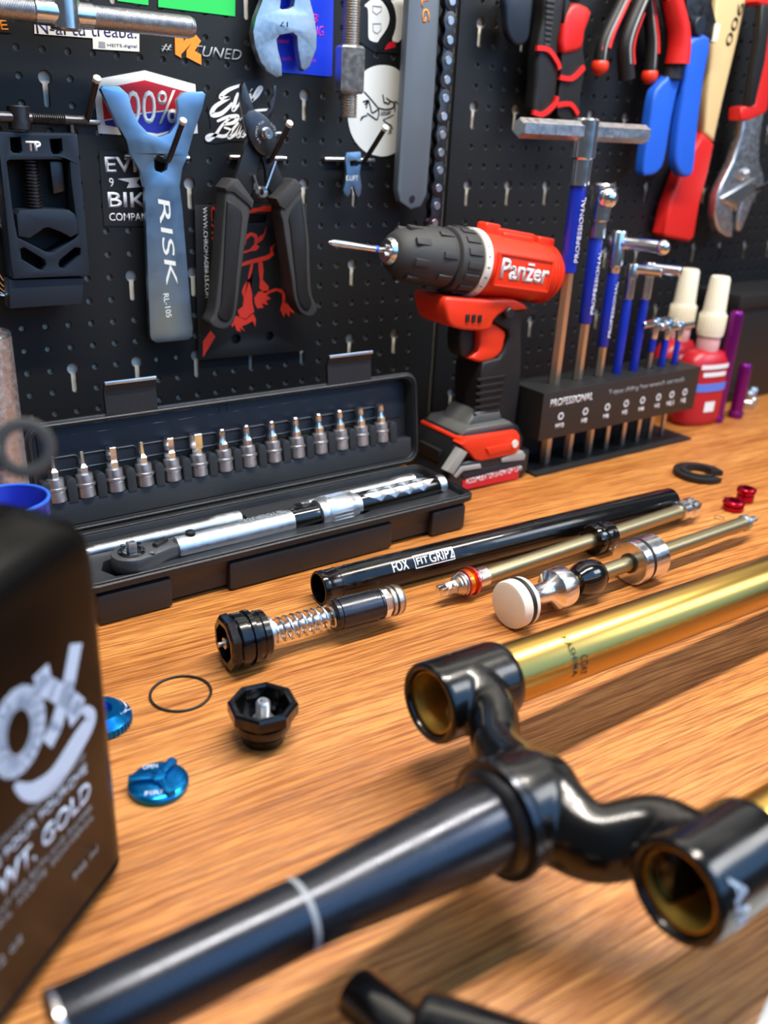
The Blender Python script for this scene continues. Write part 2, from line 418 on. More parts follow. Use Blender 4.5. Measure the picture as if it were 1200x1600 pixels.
O = {
'st100':[(0.2686,0.3724),(0.3133,0.3824),(0.3589,0.3744),(0.3594,0.335),(0.3214,0.3301),(0.2697,0.332)],
'st100red':[(0.2748,0.366),(0.3128,0.3749),(0.3527,0.3676),(0.353,0.3561),(0.3096,0.3498),(0.2752,0.3427)],
'st100blue':[(0.2754,0.3416),(0.3095,0.3486),(0.353,0.3549),(0.3527,0.3414),(0.3216,0.3337),(0.2764,0.3386)],
'st100txt':[(0.285,0.3389),(0.3414,0.3425),(0.287,0.3654)],
'evilco':[(0.269,0.3183),(0.3142,0.3193),(0.3176,0.2929),(0.3103,0.2565),(0.2683,0.2573)],
'evilco_t':[(0.2734,0.3014),(0.2744,0.3137),(0.3131,0.3018),(0.2756,0.2894),(0.2762,0.2968),(0.2796,0.2894),(0.2833,0.2961),(0.3037,0.2977),(0.3001,0.2932),(0.3037,0.2895),(0.2908,0.2887),(0.2936,0.2932),(0.2735,0.2728),(0.2745,0.2854),(0.3197,0.2724),(0.2734,0.2615),(0.2739,0.2681),(0.3139,0.2608)],
'heits':[(0.2258,0.4104),(0.3105,0.4122),(0.3095,0.3961),(0.2705,0.3951),(0.2708,0.4029),(0.2252,0.4022)],
'heits_t':[(0.227,0.4024),(0.228,0.4118),(0.3078,0.4057),(0.228,0.4118),(0.2826,0.3971),(0.2829,0.4),(0.3077,0.3982),(0.2751,0.3965),(0.2755,0.401),(0.2808,0.3969)],
'r2_t':[(0.3286,0.3976),(0.329,0.4037),(0.3384,0.3976),(0.3407,0.3964),(0.3415,0.4116),(0.3648,0.3919),(0.3583,0.3966),(0.3586,0.4051),(0.4042,0.3961)],
'r2poly':[(0.3415,0.4116),(0.3488,0.4108),(0.3495,0.4068),(0.3556,0.4141),(0.3614,0.4126),(0.3654,0.4087),(0.3592,0.4006),(0.365,0.3982),(0.365,0.3901),(0.3514,0.3951),(0.3517,0.4),(0.3569,0.4067),(0.3465,0.3969),(0.3467,0.3941),(0.3412,0.3965)],
'green1':[(0.2942,0.4398),(0.3206,0.4427),(0.3195,0.4311),(0.2936,0.4315)],
'green2':[(0.3289,0.4436),(0.3992,0.4512),(0.3984,0.4304),(0.3281,0.4307)],
'eorange':[(0.1924,0.4097),(0.2089,0.4107),(0.2074,0.4013),(0.1912,0.4005)],
'eorange_t':[(0.2,0.4025),(0.2008,0.4093),(0.2058,0.403)],
'evilbk':[(0.3708,0.3509),(0.3696,0.3575),(0.3777,0.3627),(0.3831,0.3727),(0.4025,0.3823),(0.4084,0.3796),(0.4235,0.3824),(0.4242,0.3738),(0.4218,0.3631),(0.4311,0.3604),(0.4365,0.3531),(0.4468,0.3432),(0.4485,0.3374),(0.4372,0.3338),(0.4075,0.3297),(0.3878,0.3292),(0.3759,0.3269),(0.3664,0.3279),(0.3659,0.3341),(0.3726,0.3393)],
'evil_t':[(0.373,0.3497),(0.3738,0.3745),(0.4217,0.3524),(0.3671,0.3286),(0.3679,0.3495),(0.442,0.3307)],
'bluest':[(0.4276,0.4533),(0.4994,0.461),(0.4996,0.4271),(0.4996,0.3904),(0.4971,0.3893),(0.4689,0.3895),(0.4443,0.3895),(0.4271,0.3894)],
'bluest_t':[(0.4738,0.4311),(0.4737,0.4396),(0.4841,0.432),(0.4774,0.4215),(0.4772,0.4301),(0.4899,0.4226),(0.439,0.4139),(0.439,0.416),(0.4523,0.4165),(0.4413,0.399),(0.4413,0.4024),(0.4561,0.4001),(0.4756,0.4002),(0.4756,0.4026),(0.4809,0.4005)],
'tyrebg':[(0.5216,0.4626),(0.5827,0.4691),(0.5812,0.4227),(0.577,0.4148),(0.547,0.4142),(0.5276,0.4225)],
'tyrew1':[(0.534,0.452),(0.5382,0.4557),(0.5447,0.4595),(0.5537,0.458),(0.5608,0.4515),(0.5636,0.4436),(0.5607,0.4351),(0.5532,0.4263),(0.55,0.4227),(0.5408,0.4244),(0.5393,0.4333),(0.5381,0.4493)],
'tyrew2':[(0.5633,0.4582),(0.5672,0.4602),(0.5831,0.4635),(0.5836,0.4562),(0.5796,0.455),(0.5791,0.428),(0.5682,0.4254),(0.571,0.4361),(0.5709,0.4459),(0.5676,0.453)],
'tyrering':[(0.5284,0.4547),(0.5379,0.462),(0.5512,0.4634),(0.5628,0.4565),(0.5681,0.4457),(0.5665,0.4332),(0.558,0.4225),(0.5514,0.4178)],
'tyrered':[(0.5625,0.4237),(0.5717,0.4253),(0.5726,0.4203),(0.5594,0.4168)],
'shield1':[(0.5433,0.453),(0.5534,0.4532),(0.5536,0.45),(0.5482,0.4462),(0.5436,0.4482)],
'shield2':[(0.5441,0.4381),(0.5536,0.439),(0.5539,0.4337),(0.5496,0.4301),(0.545,0.4317)],
'oval':[(0.5575,0.4035),(0.5716,0.4025),(0.583,0.3969),(0.5908,0.3881),(0.5941,0.3765),(0.5947,0.3629),(0.5921,0.3477),(0.5865,0.3342),(0.5797,0.3248),(0.567,0.3202),(0.5558,0.3203),(0.5422,0.3233),(0.5302,0.3314),(0.5222,0.3423),(0.5186,0.3566),(0.5203,0.371),(0.5251,0.3825),(0.5336,0.3937),(0.5439,0.4003)],
'sk0':[(0.537,0.3784),(0.5453,0.3722),(0.5542,0.3649)],
'sk1':[(0.5542,0.3649),(0.5629,0.3637),(0.5723,0.3654),(0.5737,0.369),(0.5723,0.371),(0.5687,0.3717),(0.5638,0.3744)],
'sk2':[(0.5688,0.3711),(0.5661,0.3687),(0.5641,0.3703),(0.5618,0.3696),(0.5604,0.3736),(0.5594,0.3773)],
'sk3':[(0.5618,0.3696),(0.5608,0.3719)],
'sk4':[(0.555,0.364),(0.5512,0.3615),(0.547,0.3602),(0.5448,0.3659),(0.5423,0.3712)],
'sk5':[(0.5423,0.3712),(0.5359,0.3692)],
'sk6':[(0.5423,0.3712),(0.5383,0.3667)],
'sk7':[(0.5423,0.3712),(0.5399,0.3639)],
'sk8':[(0.5555,0.3629),(0.5553,0.3582),(0.5536,0.354),(0.5492,0.3556),(0.5413,0.3593)],
'sk9':[(0.5414,0.3573),(0.5353,0.3553),(0.5343,0.3521)],
'sk10':[(0.5353,0.3553),(0.5365,0.3539)],
'sk11':[(0.5594,0.3619),(0.5577,0.358)],
'sk12':[(0.5618,0.362),(0.5597,0.3578)],
'sk13':[(0.5638,0.3621),(0.562,0.3579)],
'sk14':[(0.5661,0.3622),(0.5644,0.3583)],
'sk15':[(0.5681,0.3626),(0.5663,0.3587)],
'sk16':[(0.5697,0.3627),(0.5687,0.3591)],
'sk17':[(0.5739,0.3593),(0.5673,0.3563),(0.5614,0.3543),(0.5643,0.3521),(0.5721,0.3491)],
'sk18':[(0.5619,0.3535),(0.5717,0.3485)],
'sk19':[(0.5717,0.3488),(0.5707,0.3452),(0.5686,0.3409)],
'sk20':[(0.5717,0.3488),(0.5736,0.3453)],
'sk21':[(0.5711,0.3452),(0.5718,0.3413)],
'sk22':[(0.5749,0.3623),(0.575,0.3673),(0.5751,0.372),(0.5784,0.3698),(0.5814,0.3667)],
'risk':[(0.269,0.3657),(0.271,0.3678),(0.2843,0.3685),(0.2916,0.3629),(0.2942,0.3521),(0.2994,0.3412),(0.3069,0.3337),(0.3164,0.3311),(0.3265,0.3343),(0.3335,0.3425),(0.3354,0.354),(0.3348,0.361),(0.3405,0.367),(0.3582,0.3687),(0.3611,0.3667),(0.3576,0.355),(0.3483,0.3343),(0.3424,0.3179),(0.3433,0.3184),(0.3368,0.3064),(0.3335,0.2913),(0.3352,0.2729),(0.3373,0.2254),(0.3405,0.165),(0.3397,0.1573),(0.3349,0.1542),(0.3043,0.1544),(0.2995,0.1574),(0.2981,0.1618),(0.2989,0.1949),(0.3004,0.2581),(0.3015,0.2882),(0.2985,0.3029),(0.2906,0.3173),(0.2875,0.3281),(0.2806,0.3404),(0.2741,0.3539)],
'riskhole':[(0.3095,0.3114),(0.3123,0.3158),(0.3173,0.3174),(0.3222,0.316),(0.3238,0.3102),(0.3224,0.305),(0.3172,0.3024),(0.3116,0.3041)],
'risk_t':[(0.3123,0.281),(0.3232,0.2809),(0.3209,0.2063),(0.3126,0.1986),(0.3179,0.1983),(0.3158,0.1769)],
'pl_lgrip':[(0.3684,0.286),(0.372,0.2901),(0.3919,0.2793),(0.3906,0.2608),(0.3861,0.2369),(0.3816,0.2108),(0.3781,0.1878),(0.3737,0.1717),(0.3645,0.1652),(0.3537,0.1679),(0.3496,0.1736),(0.3542,0.1823),(0.3578,0.2033),(0.3615,0.2292),(0.3643,0.2546),(0.3668,0.2745)],
'pl_rgrip':[(0.4248,0.274),(0.4268,0.2602),(0.431,0.2354),(0.4363,0.208),(0.4396,0.1893),(0.4463,0.1756),(0.4574,0.17),(0.4641,0.1733),(0.4656,0.1799),(0.4594,0.1918),(0.4568,0.2162),(0.4554,0.2436),(0.4508,0.2703),(0.4454,0.2893),(0.4412,0.2927)],
'pl_lcollar':[(0.3664,0.2917),(0.3736,0.2991),(0.3812,0.2991),(0.3963,0.281),(0.3942,0.2727),(0.3894,0.2777),(0.3756,0.2877),(0.3686,0.2885)],
'pl_rcollar':[(0.4182,0.2826),(0.4365,0.2995),(0.4406,0.2996),(0.4479,0.2937),(0.4283,0.2723),(0.4222,0.2758)],
'pl_plate':[(0.3924,0.3516),(0.402,0.3564),(0.4154,0.3502),(0.4232,0.3402),(0.4241,0.3272),(0.4171,0.3189),(0.4073,0.3203),(0.3996,0.3282),(0.395,0.3376)],
'pl_ljaw':[(0.3934,0.3493),(0.3903,0.3654),(0.3913,0.3754),(0.3936,0.3786),(0.3961,0.3742),(0.4021,0.3598),(0.4039,0.3552),(0.4029,0.3473)],
'pl_rjaw':[(0.4161,0.3518),(0.422,0.3584),(0.4211,0.3639),(0.4254,0.3704),(0.4245,0.3774),(0.4276,0.3776),(0.428,0.3705),(0.426,0.3625),(0.4264,0.3578),(0.42,0.3487)],
'pl_larm':[(0.3979,0.3312),(0.3877,0.3067),(0.3827,0.296),(0.4,0.2836),(0.4041,0.2937),(0.4062,0.3037),(0.4113,0.3202)],
'pl_rarm':[(0.4103,0.3203),(0.4222,0.3222),(0.4262,0.314),(0.4322,0.3007),(0.4384,0.294),(0.424,0.282),(0.416,0.2939),(0.4151,0.3072)],
'pl_pivot':[(0.4132,0.3375)],
'pl_spring':[(0.4021,0.3022),(0.4099,0.2873),(0.4251,0.3141)],
'card':[(0.3524,0.2744),(0.4707,0.2749),(0.4726,0.128),(0.3503,0.1305)],
'cardslot':[(0.4018,0.2659),(0.4254,0.2656),(0.427,0.2629),(0.4253,0.2576),(0.4017,0.2572),(0.3997,0.2616)],
'cardh':[(0.3911,0.1476),(0.4288,0.1471),(0.3964,0.1471)],
'card_t':[(0.3601,0.2725),(0.3642,0.2725),(0.3596,0.1898),(0.3663,0.2729),(0.3742,0.2729),(0.3659,0.1854)],
'lion0':[(0.4019,0.2689),(0.4085,0.2707),(0.4174,0.2715),(0.4241,0.2734),(0.432,0.2719),(0.4388,0.2666),(0.4388,0.2632),(0.4319,0.2676),(0.424,0.2682),(0.4173,0.2682),(0.4084,0.2665),(0.4018,0.2656)],
'lion1':[(0.3948,0.2416),(0.3977,0.2482),(0.4016,0.2509),(0.404,0.2494),(0.4037,0.2471),(0.4093,0.2493),(0.4154,0.2472),(0.4161,0.2438),(0.4227,0.2475),(0.4256,0.2542),(0.4252,0.2485),(0.4215,0.2418),(0.4147,0.2381),(0.4181,0.2355),(0.4146,0.2322),(0.4079,0.2315),(0.4012,0.2298),(0.3936,0.2279),(0.3945,0.2305),(0.4012,0.2317),(0.4079,0.2334),(0.4125,0.2381),(0.4131,0.2439),(0.4092,0.246),(0.4047,0.2432),(0.403,0.2384),(0.4001,0.2347),(0.3957,0.2343),(0.3974,0.2376)],
'lion2':[(0.393,0.2096),(0.3918,0.2155),(0.3954,0.2193),(0.4032,0.2224),(0.4089,0.2236),(0.4168,0.2253),(0.426,0.2269),(0.43,0.2292),(0.43,0.2346),(0.4358,0.2384),(0.4323,0.2326),(0.434,0.2271),(0.4282,0.2233),(0.419,0.2212),(0.4077,0.2197),(0.3987,0.2177),(0.3942,0.2144)],
'lion3':[(0.4088,0.2207),(0.4111,0.2201),(0.4098,0.2127),(0.4075,0.2068),(0.4006,0.1992),(0.3982,0.1934),(0.4003,0.1872),(0.3991,0.1792),(0.3933,0.1755),(0.3955,0.1692),(0.4023,0.1666),(0.4069,0.1704),(0.4116,0.1731),(0.4094,0.1825),(0.4095,0.1907),(0.4074,0.1999),(0.4052,0.206),(0.4065,0.2129)],
'lion4':[(0.4168,0.2213),(0.4213,0.2211),(0.4224,0.2121),(0.4212,0.2041),(0.4281,0.1967),(0.4269,0.1916),(0.4222,0.1909),(0.4176,0.1962),(0.4183,0.2043),(0.4167,0.2134)],
'lion5':[(0.4118,0.1864),(0.4164,0.1923),(0.4234,0.1929),(0.428,0.1926),(0.4351,0.1947),(0.4422,0.1938),(0.447,0.1883),(0.4458,0.1801),(0.4531,0.1764),(0.4574,0.1677),(0.4519,0.1713),(0.4519,0.1644),(0.447,0.17),(0.4452,0.1649),(0.441,0.1731),(0.4434,0.1802),(0.4434,0.1886),(0.4375,0.192),(0.4304,0.1909),(0.4257,0.1886),(0.4303,0.1847),(0.4245,0.1831),(0.4274,0.1787),(0.4198,0.1808),(0.4221,0.1765),(0.4151,0.176),(0.4123,0.1813)],
'lion6':[(0.3857,0.1628),(0.3875,0.1688),(0.3921,0.1705),(0.4022,0.1656),(0.4104,0.1712),(0.4132,0.1658),(0.4125,0.158),(0.4097,0.164),(0.4033,0.1614),(0.3975,0.1598),(0.4009,0.1543),(0.3952,0.1589),(0.3963,0.1542),(0.3918,0.1561),(0.3896,0.1625),(0.3873,0.1596)],
'hat0':[(0.3553,0.1481),(0.3639,0.158),(0.365,0.1574),(0.3558,0.1468)],
'hat1':[(0.3552,0.1458),(0.3645,0.1571),(0.3656,0.1565),(0.3557,0.1445)],
'hat2':[(0.3551,0.1436),(0.3651,0.1562),(0.3662,0.1556),(0.3556,0.1423)],
'hat3':[(0.355,0.1413),(0.3658,0.1554),(0.3668,0.1548),(0.3555,0.14)],
'hat4':[(0.355,0.1391),(0.3664,0.1545),(0.3675,0.1539),(0.3555,0.1378)],
'hat5':[(0.3549,0.1368),(0.367,0.1536),(0.3681,0.153),(0.3554,0.1355)],
'hat6':[(0.3548,0.1345),(0.3677,0.1528),(0.3688,0.1522),(0.3553,0.1333)],
'wr17':[(0.419,0.4507),(0.4168,0.444),(0.4104,0.4304),(0.4071,0.4186),(0.409,0.4071),(0.4142,0.3957),(0.4216,0.3885),(0.4302,0.3844),(0.4357,0.386),(0.4353,0.3955),(0.4314,0.4072),(0.4304,0.4147),(0.4336,0.4184),(0.4466,0.4212),(0.4511,0.419),(0.4522,0.4088),(0.4557,0.3934),(0.4591,0.3914),(0.4647,0.3958),(0.4714,0.4103),(0.4716,0.4225),(0.4687,0.4359),(0.464,0.4489),(0.465,0.4589),(0.4704,0.4694),(0.4636,0.4784),(0.455,0.4757),(0.4254,0.4722),(0.4171,0.4728),(0.4129,0.4628)],
'wr17hole':[(0.4336,0.4392),(0.4353,0.4384),(0.4422,0.4394),(0.4476,0.4422),(0.4487,0.4473),(0.4465,0.4618),(0.4369,0.4607),(0.4347,0.4459)],
'wr17_t':[(0.4334,0.4253),(0.4334,0.4292),(0.4414,0.426)],
'rod':[(0.5025,0.4621),(0.5043,0.4152),(0.5058,0.3958),(0.5058,0.375),(0.5018,0.3729),(0.5025,0.3542),(0.4954,0.4343),(0.5118,0.4358),(0.4921,0.394),(0.5195,0.3958)],
'spoke':[(0.5077,0.3229),(0.5246,0.3242),(0.5261,0.3154),(0.5243,0.3046),(0.5271,0.292),(0.5263,0.2847),(0.523,0.2811),(0.5197,0.2866),(0.5179,0.2916),(0.515,0.2911),(0.5136,0.2847),(0.511,0.2815),(0.5068,0.2844),(0.5055,0.2884),(0.5091,0.3009),(0.5073,0.315)],
'spokehole':[(0.5125,0.3155),(0.5215,0.3162),(0.5217,0.3112),(0.5131,0.3105)],
'spoke_t':[(0.5082,0.2975),(0.5081,0.302),(0.5226,0.2976)],
'whip':[(0.5646,0.4896),(0.5645,0.4584),(0.564,0.3762),(0.5625,0.2904),(0.5665,0.2781),(0.581,0.2704),(0.5942,0.2735),(0.6008,0.2855),(0.6029,0.3783),(0.602,0.4623),(0.6014,0.494)],
'whip_t':[(0.5819,0.441),(0.5883,0.4416),(0.5878,0.4605)],
'chain':[(0.6143,0.4772),(0.6139,0.4619),(0.6136,0.4454),(0.6143,0.4287),(0.6141,0.4108),(0.6141,0.3935),(0.6137,0.3769),(0.6132,0.3601),(0.6131,0.343),(0.6126,0.3263),(0.6127,0.3092),(0.6128,0.2918),(0.612,0.2743),(0.6106,0.2571)],
'clamp':[(0.1813,0.3312),(0.242,0.3318),(0.242,0.3088),(0.2427,0.2611),(0.2426,0.221),(0.2097,0.2213),(0.1804,0.2214),(0.18,0.236),(0.1808,0.2777)],
'clampwin':[(0.1857,0.3099),(0.1879,0.3114),(0.2309,0.3125),(0.234,0.3108),(0.2339,0.2984),(0.2345,0.2816),(0.2353,0.2666),(0.2361,0.2552),(0.2328,0.2515),(0.2133,0.2406),(0.2095,0.2408),(0.1873,0.2538),(0.1867,0.2622),(0.1859,0.2777),(0.1858,0.298)],
'clampjaw':[(0.1883,0.2713),(0.1912,0.2742),(0.2104,0.275),(0.23,0.274),(0.2341,0.2708),(0.2354,0.2664),(0.2358,0.2556),(0.229,0.2527),(0.2216,0.257),(0.2122,0.2609),(0.2089,0.2605),(0.1962,0.2528),(0.1879,0.2546)],
'clampslot1':[(0.1903,0.3272),(0.1979,0.3279),(0.1983,0.3181),(0.1966,0.3163),(0.1915,0.3164),(0.1897,0.3184)],
'clampslot2':[(0.2201,0.3271),(0.2292,0.3277),(0.2294,0.3188),(0.227,0.3162),(0.2216,0.3161),(0.2203,0.3186)],
'clampslot3':[(0.1884,0.2447),(0.1917,0.2457),(0.2067,0.2354),(0.2074,0.2316),(0.2037,0.2271),(0.2005,0.2284),(0.1885,0.2367)],
'clampslot4':[(0.2188,0.235),(0.2321,0.2444),(0.2366,0.2437),(0.2361,0.2382),(0.2215,0.2276),(0.2177,0.2289),(0.2175,0.2323)],
'clamplow':[(0.1774,0.2201),(0.2385,0.2186),(0.2353,0.1969),(0.1758,0.1969)],
'clampscrew':[(0.2069,0.311),(0.2048,0.2728),(0.1996,0.3017),(0.2129,0.2874)],
'clampbar':[(0.1792,0.3417),(0.2515,0.3438),(0.208,0.3458),(0.2331,0.3421),(0.2005,0.3503),(0.1985,0.333),(0.1911,0.3422),(0.2082,0.343)],
'clampguide':[(0.2211,0.3104),(0.2313,0.3106),(0.2313,0.2878),(0.2218,0.2857)],
'clamp_t':[(0.2014,0.3179),(0.2022,0.3253),(0.213,0.3182)],
'tbar':[(0.1849,0.4119),(0.3402,0.4186),(0.2395,0.4338),(0.2371,0.4092),(0.2197,0.4153),(0.2565,0.4189)],
'loop':[(0.6864,0.4769),(0.6882,0.4592),(0.6925,0.4434),(0.7016,0.4339),(0.7115,0.4316),(0.7218,0.4376),(0.7234,0.4544),(0.7207,0.4805)],
'pa1':[(0.7358,0.4839),(0.7359,0.4595),(0.7315,0.4299),(0.7342,0.3959),(0.7349,0.3696),(0.745,0.3651),(0.7635,0.3675),(0.7671,0.3868),(0.7656,0.4153),(0.7609,0.4365),(0.7633,0.4537),(0.7637,0.4704),(0.7631,0.4868)],
'pa1red':[(0.7278,0.4306),(0.745,0.4299),(0.7602,0.4192),(0.764,0.413)],
'pa1red2':[(0.7321,0.3695),(0.7467,0.368),(0.7622,0.3776),(0.7651,0.3867)],
'pa2':[(0.7651,0.4872),(0.7681,0.4457),(0.7697,0.4287),(0.7711,0.4092),(0.7719,0.3803),(0.775,0.3668),(0.797,0.3585),(0.8056,0.3611),(0.807,0.3728),(0.8062,0.3957),(0.808,0.4183),(0.8015,0.4333),(0.8012,0.4528),(0.8076,0.4706),(0.7889,0.4772),(0.7759,0.4738)],
'pa2red':[(0.7678,0.4302),(0.7663,0.4539),(0.7729,0.4733),(0.7875,0.4769),(0.8042,0.4711),(0.7981,0.4524),(0.7971,0.4361),(0.7807,0.4305)],
'pa2redb':[(0.7677,0.4056),(0.7877,0.4058),(0.8038,0.4179)],
'pa2redc':[(0.7683,0.3779),(0.789,0.38),(0.8032,0.3704)],
'pb_h1':[(0.8666,0.4935),(0.8592,0.4793),(0.8468,0.4562),(0.8415,0.4399),(0.8414,0.4238)],
'pb_h3':[(0.9037,0.4974),(0.9106,0.4811),(0.9215,0.4572),(0.9257,0.4409),(0.9283,0.4197)],
'pc_h2':[(0.8866,0.4953),(0.8782,0.4778),(0.8702,0.458),(0.8677,0.4418),(0.8723,0.4259),(0.8776,0.4108)],
'pc_h4':[(0.9262,0.4995),(0.9382,0.4835),(0.9495,0.4671),(0.955,0.4509),(0.9563,0.4318),(0.9558,0.4157)],
'pd_l':[(0.9634,0.457),(0.9497,0.4229),(0.9256,0.4014),(0.9237,0.364),(0.9242,0.3131),(0.9344,0.3071),(0.9528,0.3116),(0.9615,0.3263),(0.9622,0.3724),(0.966,0.4105),(0.9745,0.4347)],
'pd_r':[(1.0052,0.463),(0.9662,0.4539),(0.972,0.4006),(0.9745,0.3554),(0.9804,0.3231),(0.9955,0.3086),(1.0098,0.3069),(1.0184,0.3163),(1.0115,0.3674),(1.0073,0.4164)],
'pd_jaw':[(0.9526,0.512),(0.9601,0.4854),(0.9728,0.4773),(0.9794,0.4542),(1.0268,0.4629),(1.0187,0.4815),(1.0046,0.4991),(1.0012,0.5173)],
'ham_w':[(1.0288,0.5211),(1.0393,0.4593),(1.0472,0.4042),(1.0529,0.3597),(1.0786,0.3483),(1.0818,0.3982),(1.0894,0.4684),(1.0923,0.528)],
'ham_r':[(1.0503,0.3584),(1.0777,0.3468),(1.076,0.3106),(1.0699,0.2712),(1.0709,0.2291),(1.0633,0.223),(1.0106,0.2307),(1.003,0.2355),(1.0071,0.2716),(1.0217,0.3158)],
'ham_t':[(1.0587,0.4618),(1.0745,0.4631),(1.0766,0.5111)],
'aw_red':[(1.097,0.5225),(1.0872,0.51),(1.0917,0.5063),(1.1125,0.5068),(1.1192,0.4932),(1.1235,0.4593),(1.1217,0.3954),(1.0949,0.3914),(1.0969,0.3762),(1.1165,0.377),(1.147,0.3866),(1.1521,0.3914),(1.1482,0.4203),(1.146,0.4487),(1.1413,0.4832),(1.1282,0.5258)],
'aw_blk':[(1.0932,0.5072),(1.1093,0.5071),(1.1163,0.4928),(1.1218,0.447),(1.1188,0.3953),(1.1041,0.3946),(1.1021,0.4282),(1.0998,0.4711)],
'aw_shank':[(1.1108,0.3767),(1.153,0.3867),(1.1549,0.3578),(1.1635,0.3293),(1.1813,0.31),(1.1889,0.2941),(1.1756,0.2861),(1.1699,0.2821),(1.1634,0.26),(1.1562,0.2397),(1.1523,0.2357),(1.1444,0.238),(1.1397,0.2623),(1.1443,0.2742),(1.1262,0.2664),(1.1336,0.2443),(1.1373,0.2279),(1.1246,0.2293),(1.105,0.2368),(1.0956,0.245),(1.0873,0.2609),(1.0849,0.2842),(1.0916,0.2996),(1.1061,0.3264),(1.1127,0.3565)],
'aw_jaw':[(1.0926,0.2809),(1.1594,0.3063),(1.1714,0.3024),(1.1636,0.2945),(1.1355,0.2748),(1.1291,0.263),(1.1236,0.269),(1.1012,0.275)],
'aw_scr':[(1.1317,0.312)],
'd_low':[(0.5447,0.1995),(0.5573,0.2008),(0.6019,0.1959),(0.6369,0.1937),(0.6564,0.1826),(0.6236,0.1826),(0.61,0.1749),(0.6054,0.1654),(0.5825,0.1667),(0.56,0.1713),(0.5499,0.1795)],
'd_trigred':[(0.5992,0.1692),(0.6103,0.1727),(0.6337,0.1609),(0.6341,0.1507),(0.632,0.1396),(0.621,0.1321),(0.6035,0.1307),(0.5899,0.1366),(0.5993,0.1428),(0.5996,0.1604)],
'd_trig':[(0.5802,0.1675),(0.5967,0.1661),(0.6006,0.1515),(0.5989,0.1406),(0.5886,0.1354),(0.5806,0.1446)],
'd_handle':[(0.6207,0.1829),(0.637,0.1927),(0.6755,0.1779),(0.6592,0.1734),(0.6528,0.1649),(0.6575,0.1348),(0.6606,0.0992),(0.6592,0.0605),(0.6622,0.0502),(0.6116,0.0578),(0.6053,0.0825),(0.6028,0.1107),(0.6049,0.131),(0.6268,0.1333),(0.6353,0.1484),(0.6351,0.1619),(0.6132,0.1725)],
'd_logo':[(0.584,0.2128),(0.5845,0.2309),(0.6571,0.2002)],
'd_pts':[(0.4919,0.2434),(0.7258,0.2084),(0.4291,0.2538)],
'bt_red':[(0.5667,0.055),(0.5736,0.0599),(0.6444,0.0572),(0.6489,0.0519),(0.6504,0.0367),(0.6452,0.0312),(0.5961,0.0317),(0.5873,0.0349),(0.5795,0.0435),(0.575,0.0471)],
'bt_clip':[(0.5999,0.0462),(0.6372,0.0464),(0.6382,0.0387),(0.6052,0.0375)],
'bt_strip':[(0.5665,0.0507),(0.5752,0.0454),(0.5585,0.0239),(0.5492,0.0295)],
'bt_lab':[(0.5731,0.0138),(0.6528,0.0152),(0.654,0.0013),(0.5735,0.0034)],
'bt_grey':[(0.56,0.0219),(0.5686,0.0304),(0.595,0.029),(0.597,0.0241),(0.5719,0.0253),(0.563,0.0191)],
'bt_grey2':[(0.6249,0.0295),(0.6554,0.033),(0.6599,0.0281),(0.6585,0.0225),(0.6255,0.0254)],
'bt_blue':[(0.5709,0.0221),(0.6599,0.0234),(0.66,0.0175),(0.5727,0.0172)],
'bt_pts':[(0.5656,0.0003),(0.6599,-0.0018),(0.5729,0.0535),(0.6485,0.0556),(0.5545,0.0253),(0.5211,0.0773)],
'rk_front':[(0.6708,0.0986),(0.9382,0.0923),(0.9355,0.0421),(0.675,0.0435)],
'rk_t1':[(0.6813,0.0802),(0.6787,0.0894),(0.754,0.077),(0.7746,0.0751),(0.7716,0.083),(0.9274,0.0722)],
'rk_i0':[(0.703,0.0567)],
'rk_i1':[(0.7417,0.0568)],
'rk_i2':[(0.7778,0.0567)],
'rk_i3':[(0.8098,0.0568)],
'rk_i4':[(0.8387,0.0563)],
'rk_i5':[(0.8676,0.0559)],
'rk_i6':[(0.8924,0.0558)],
'rk_i7':[(0.9173,0.0558)],
'rk_sh':[(0.7123,0.0205),(0.7494,0.0222),(0.7845,0.0245),(0.8154,0.0262),(0.8448,0.0282),(0.8723,0.0315),(0.8964,0.0322),(0.921,0.0329)],
'rk_tops':[(0.7083,0.3605),(0.7479,0.3006),(0.7845,0.2525),(0.8152,0.2154),(0.85,0.2166),(0.8694,0.1503),(0.8975,0.1465),(0.9244,0.1412)],
'hk_base':[(0.5209,0.3159),(0.3194,0.3148),(0.4185,0.3157),(0.251,0.3404),(1.1717,0.2858),(1.2245,0.1226),(1.3072,0.1248)],
}

# ---------------------------------------------------------------- setting
bm = B(); box(bm, -2.5, 3.2, 0.8045, 0.87, -0.75, 2.2)
tag(fin('wall_back', bm, M_wallback, smooth=0), None, None, kind='structure')
bm = B(); box(bm, -2.5, 3.2, -2.6, 0.87, -0.80, -0.75)
tag(fin('floor', bm, M_floor, smooth=0), None, None, kind='structure')

bench = thing('workbench', 'wooden oak-grained workbench top under all the tools and parts', 'workbench', (0.9, 0.4, -0.75))
bm = B(); box(bm, -0.55, 2.3, -0.03, 0.8044, -0.035, 0.0, 0.002)
fin('bench_top', bm, M_wood, bench, world=True)
for lx in (-0.45, 2.2):
    for ly in (0.05, 0.72):
        bm = B(); box(bm, lx - .03, lx + .03, ly - .03, ly + .03, -0.75, -0.035, 0.003)
        fin('leg', bm, M_leg, bench, world=True)

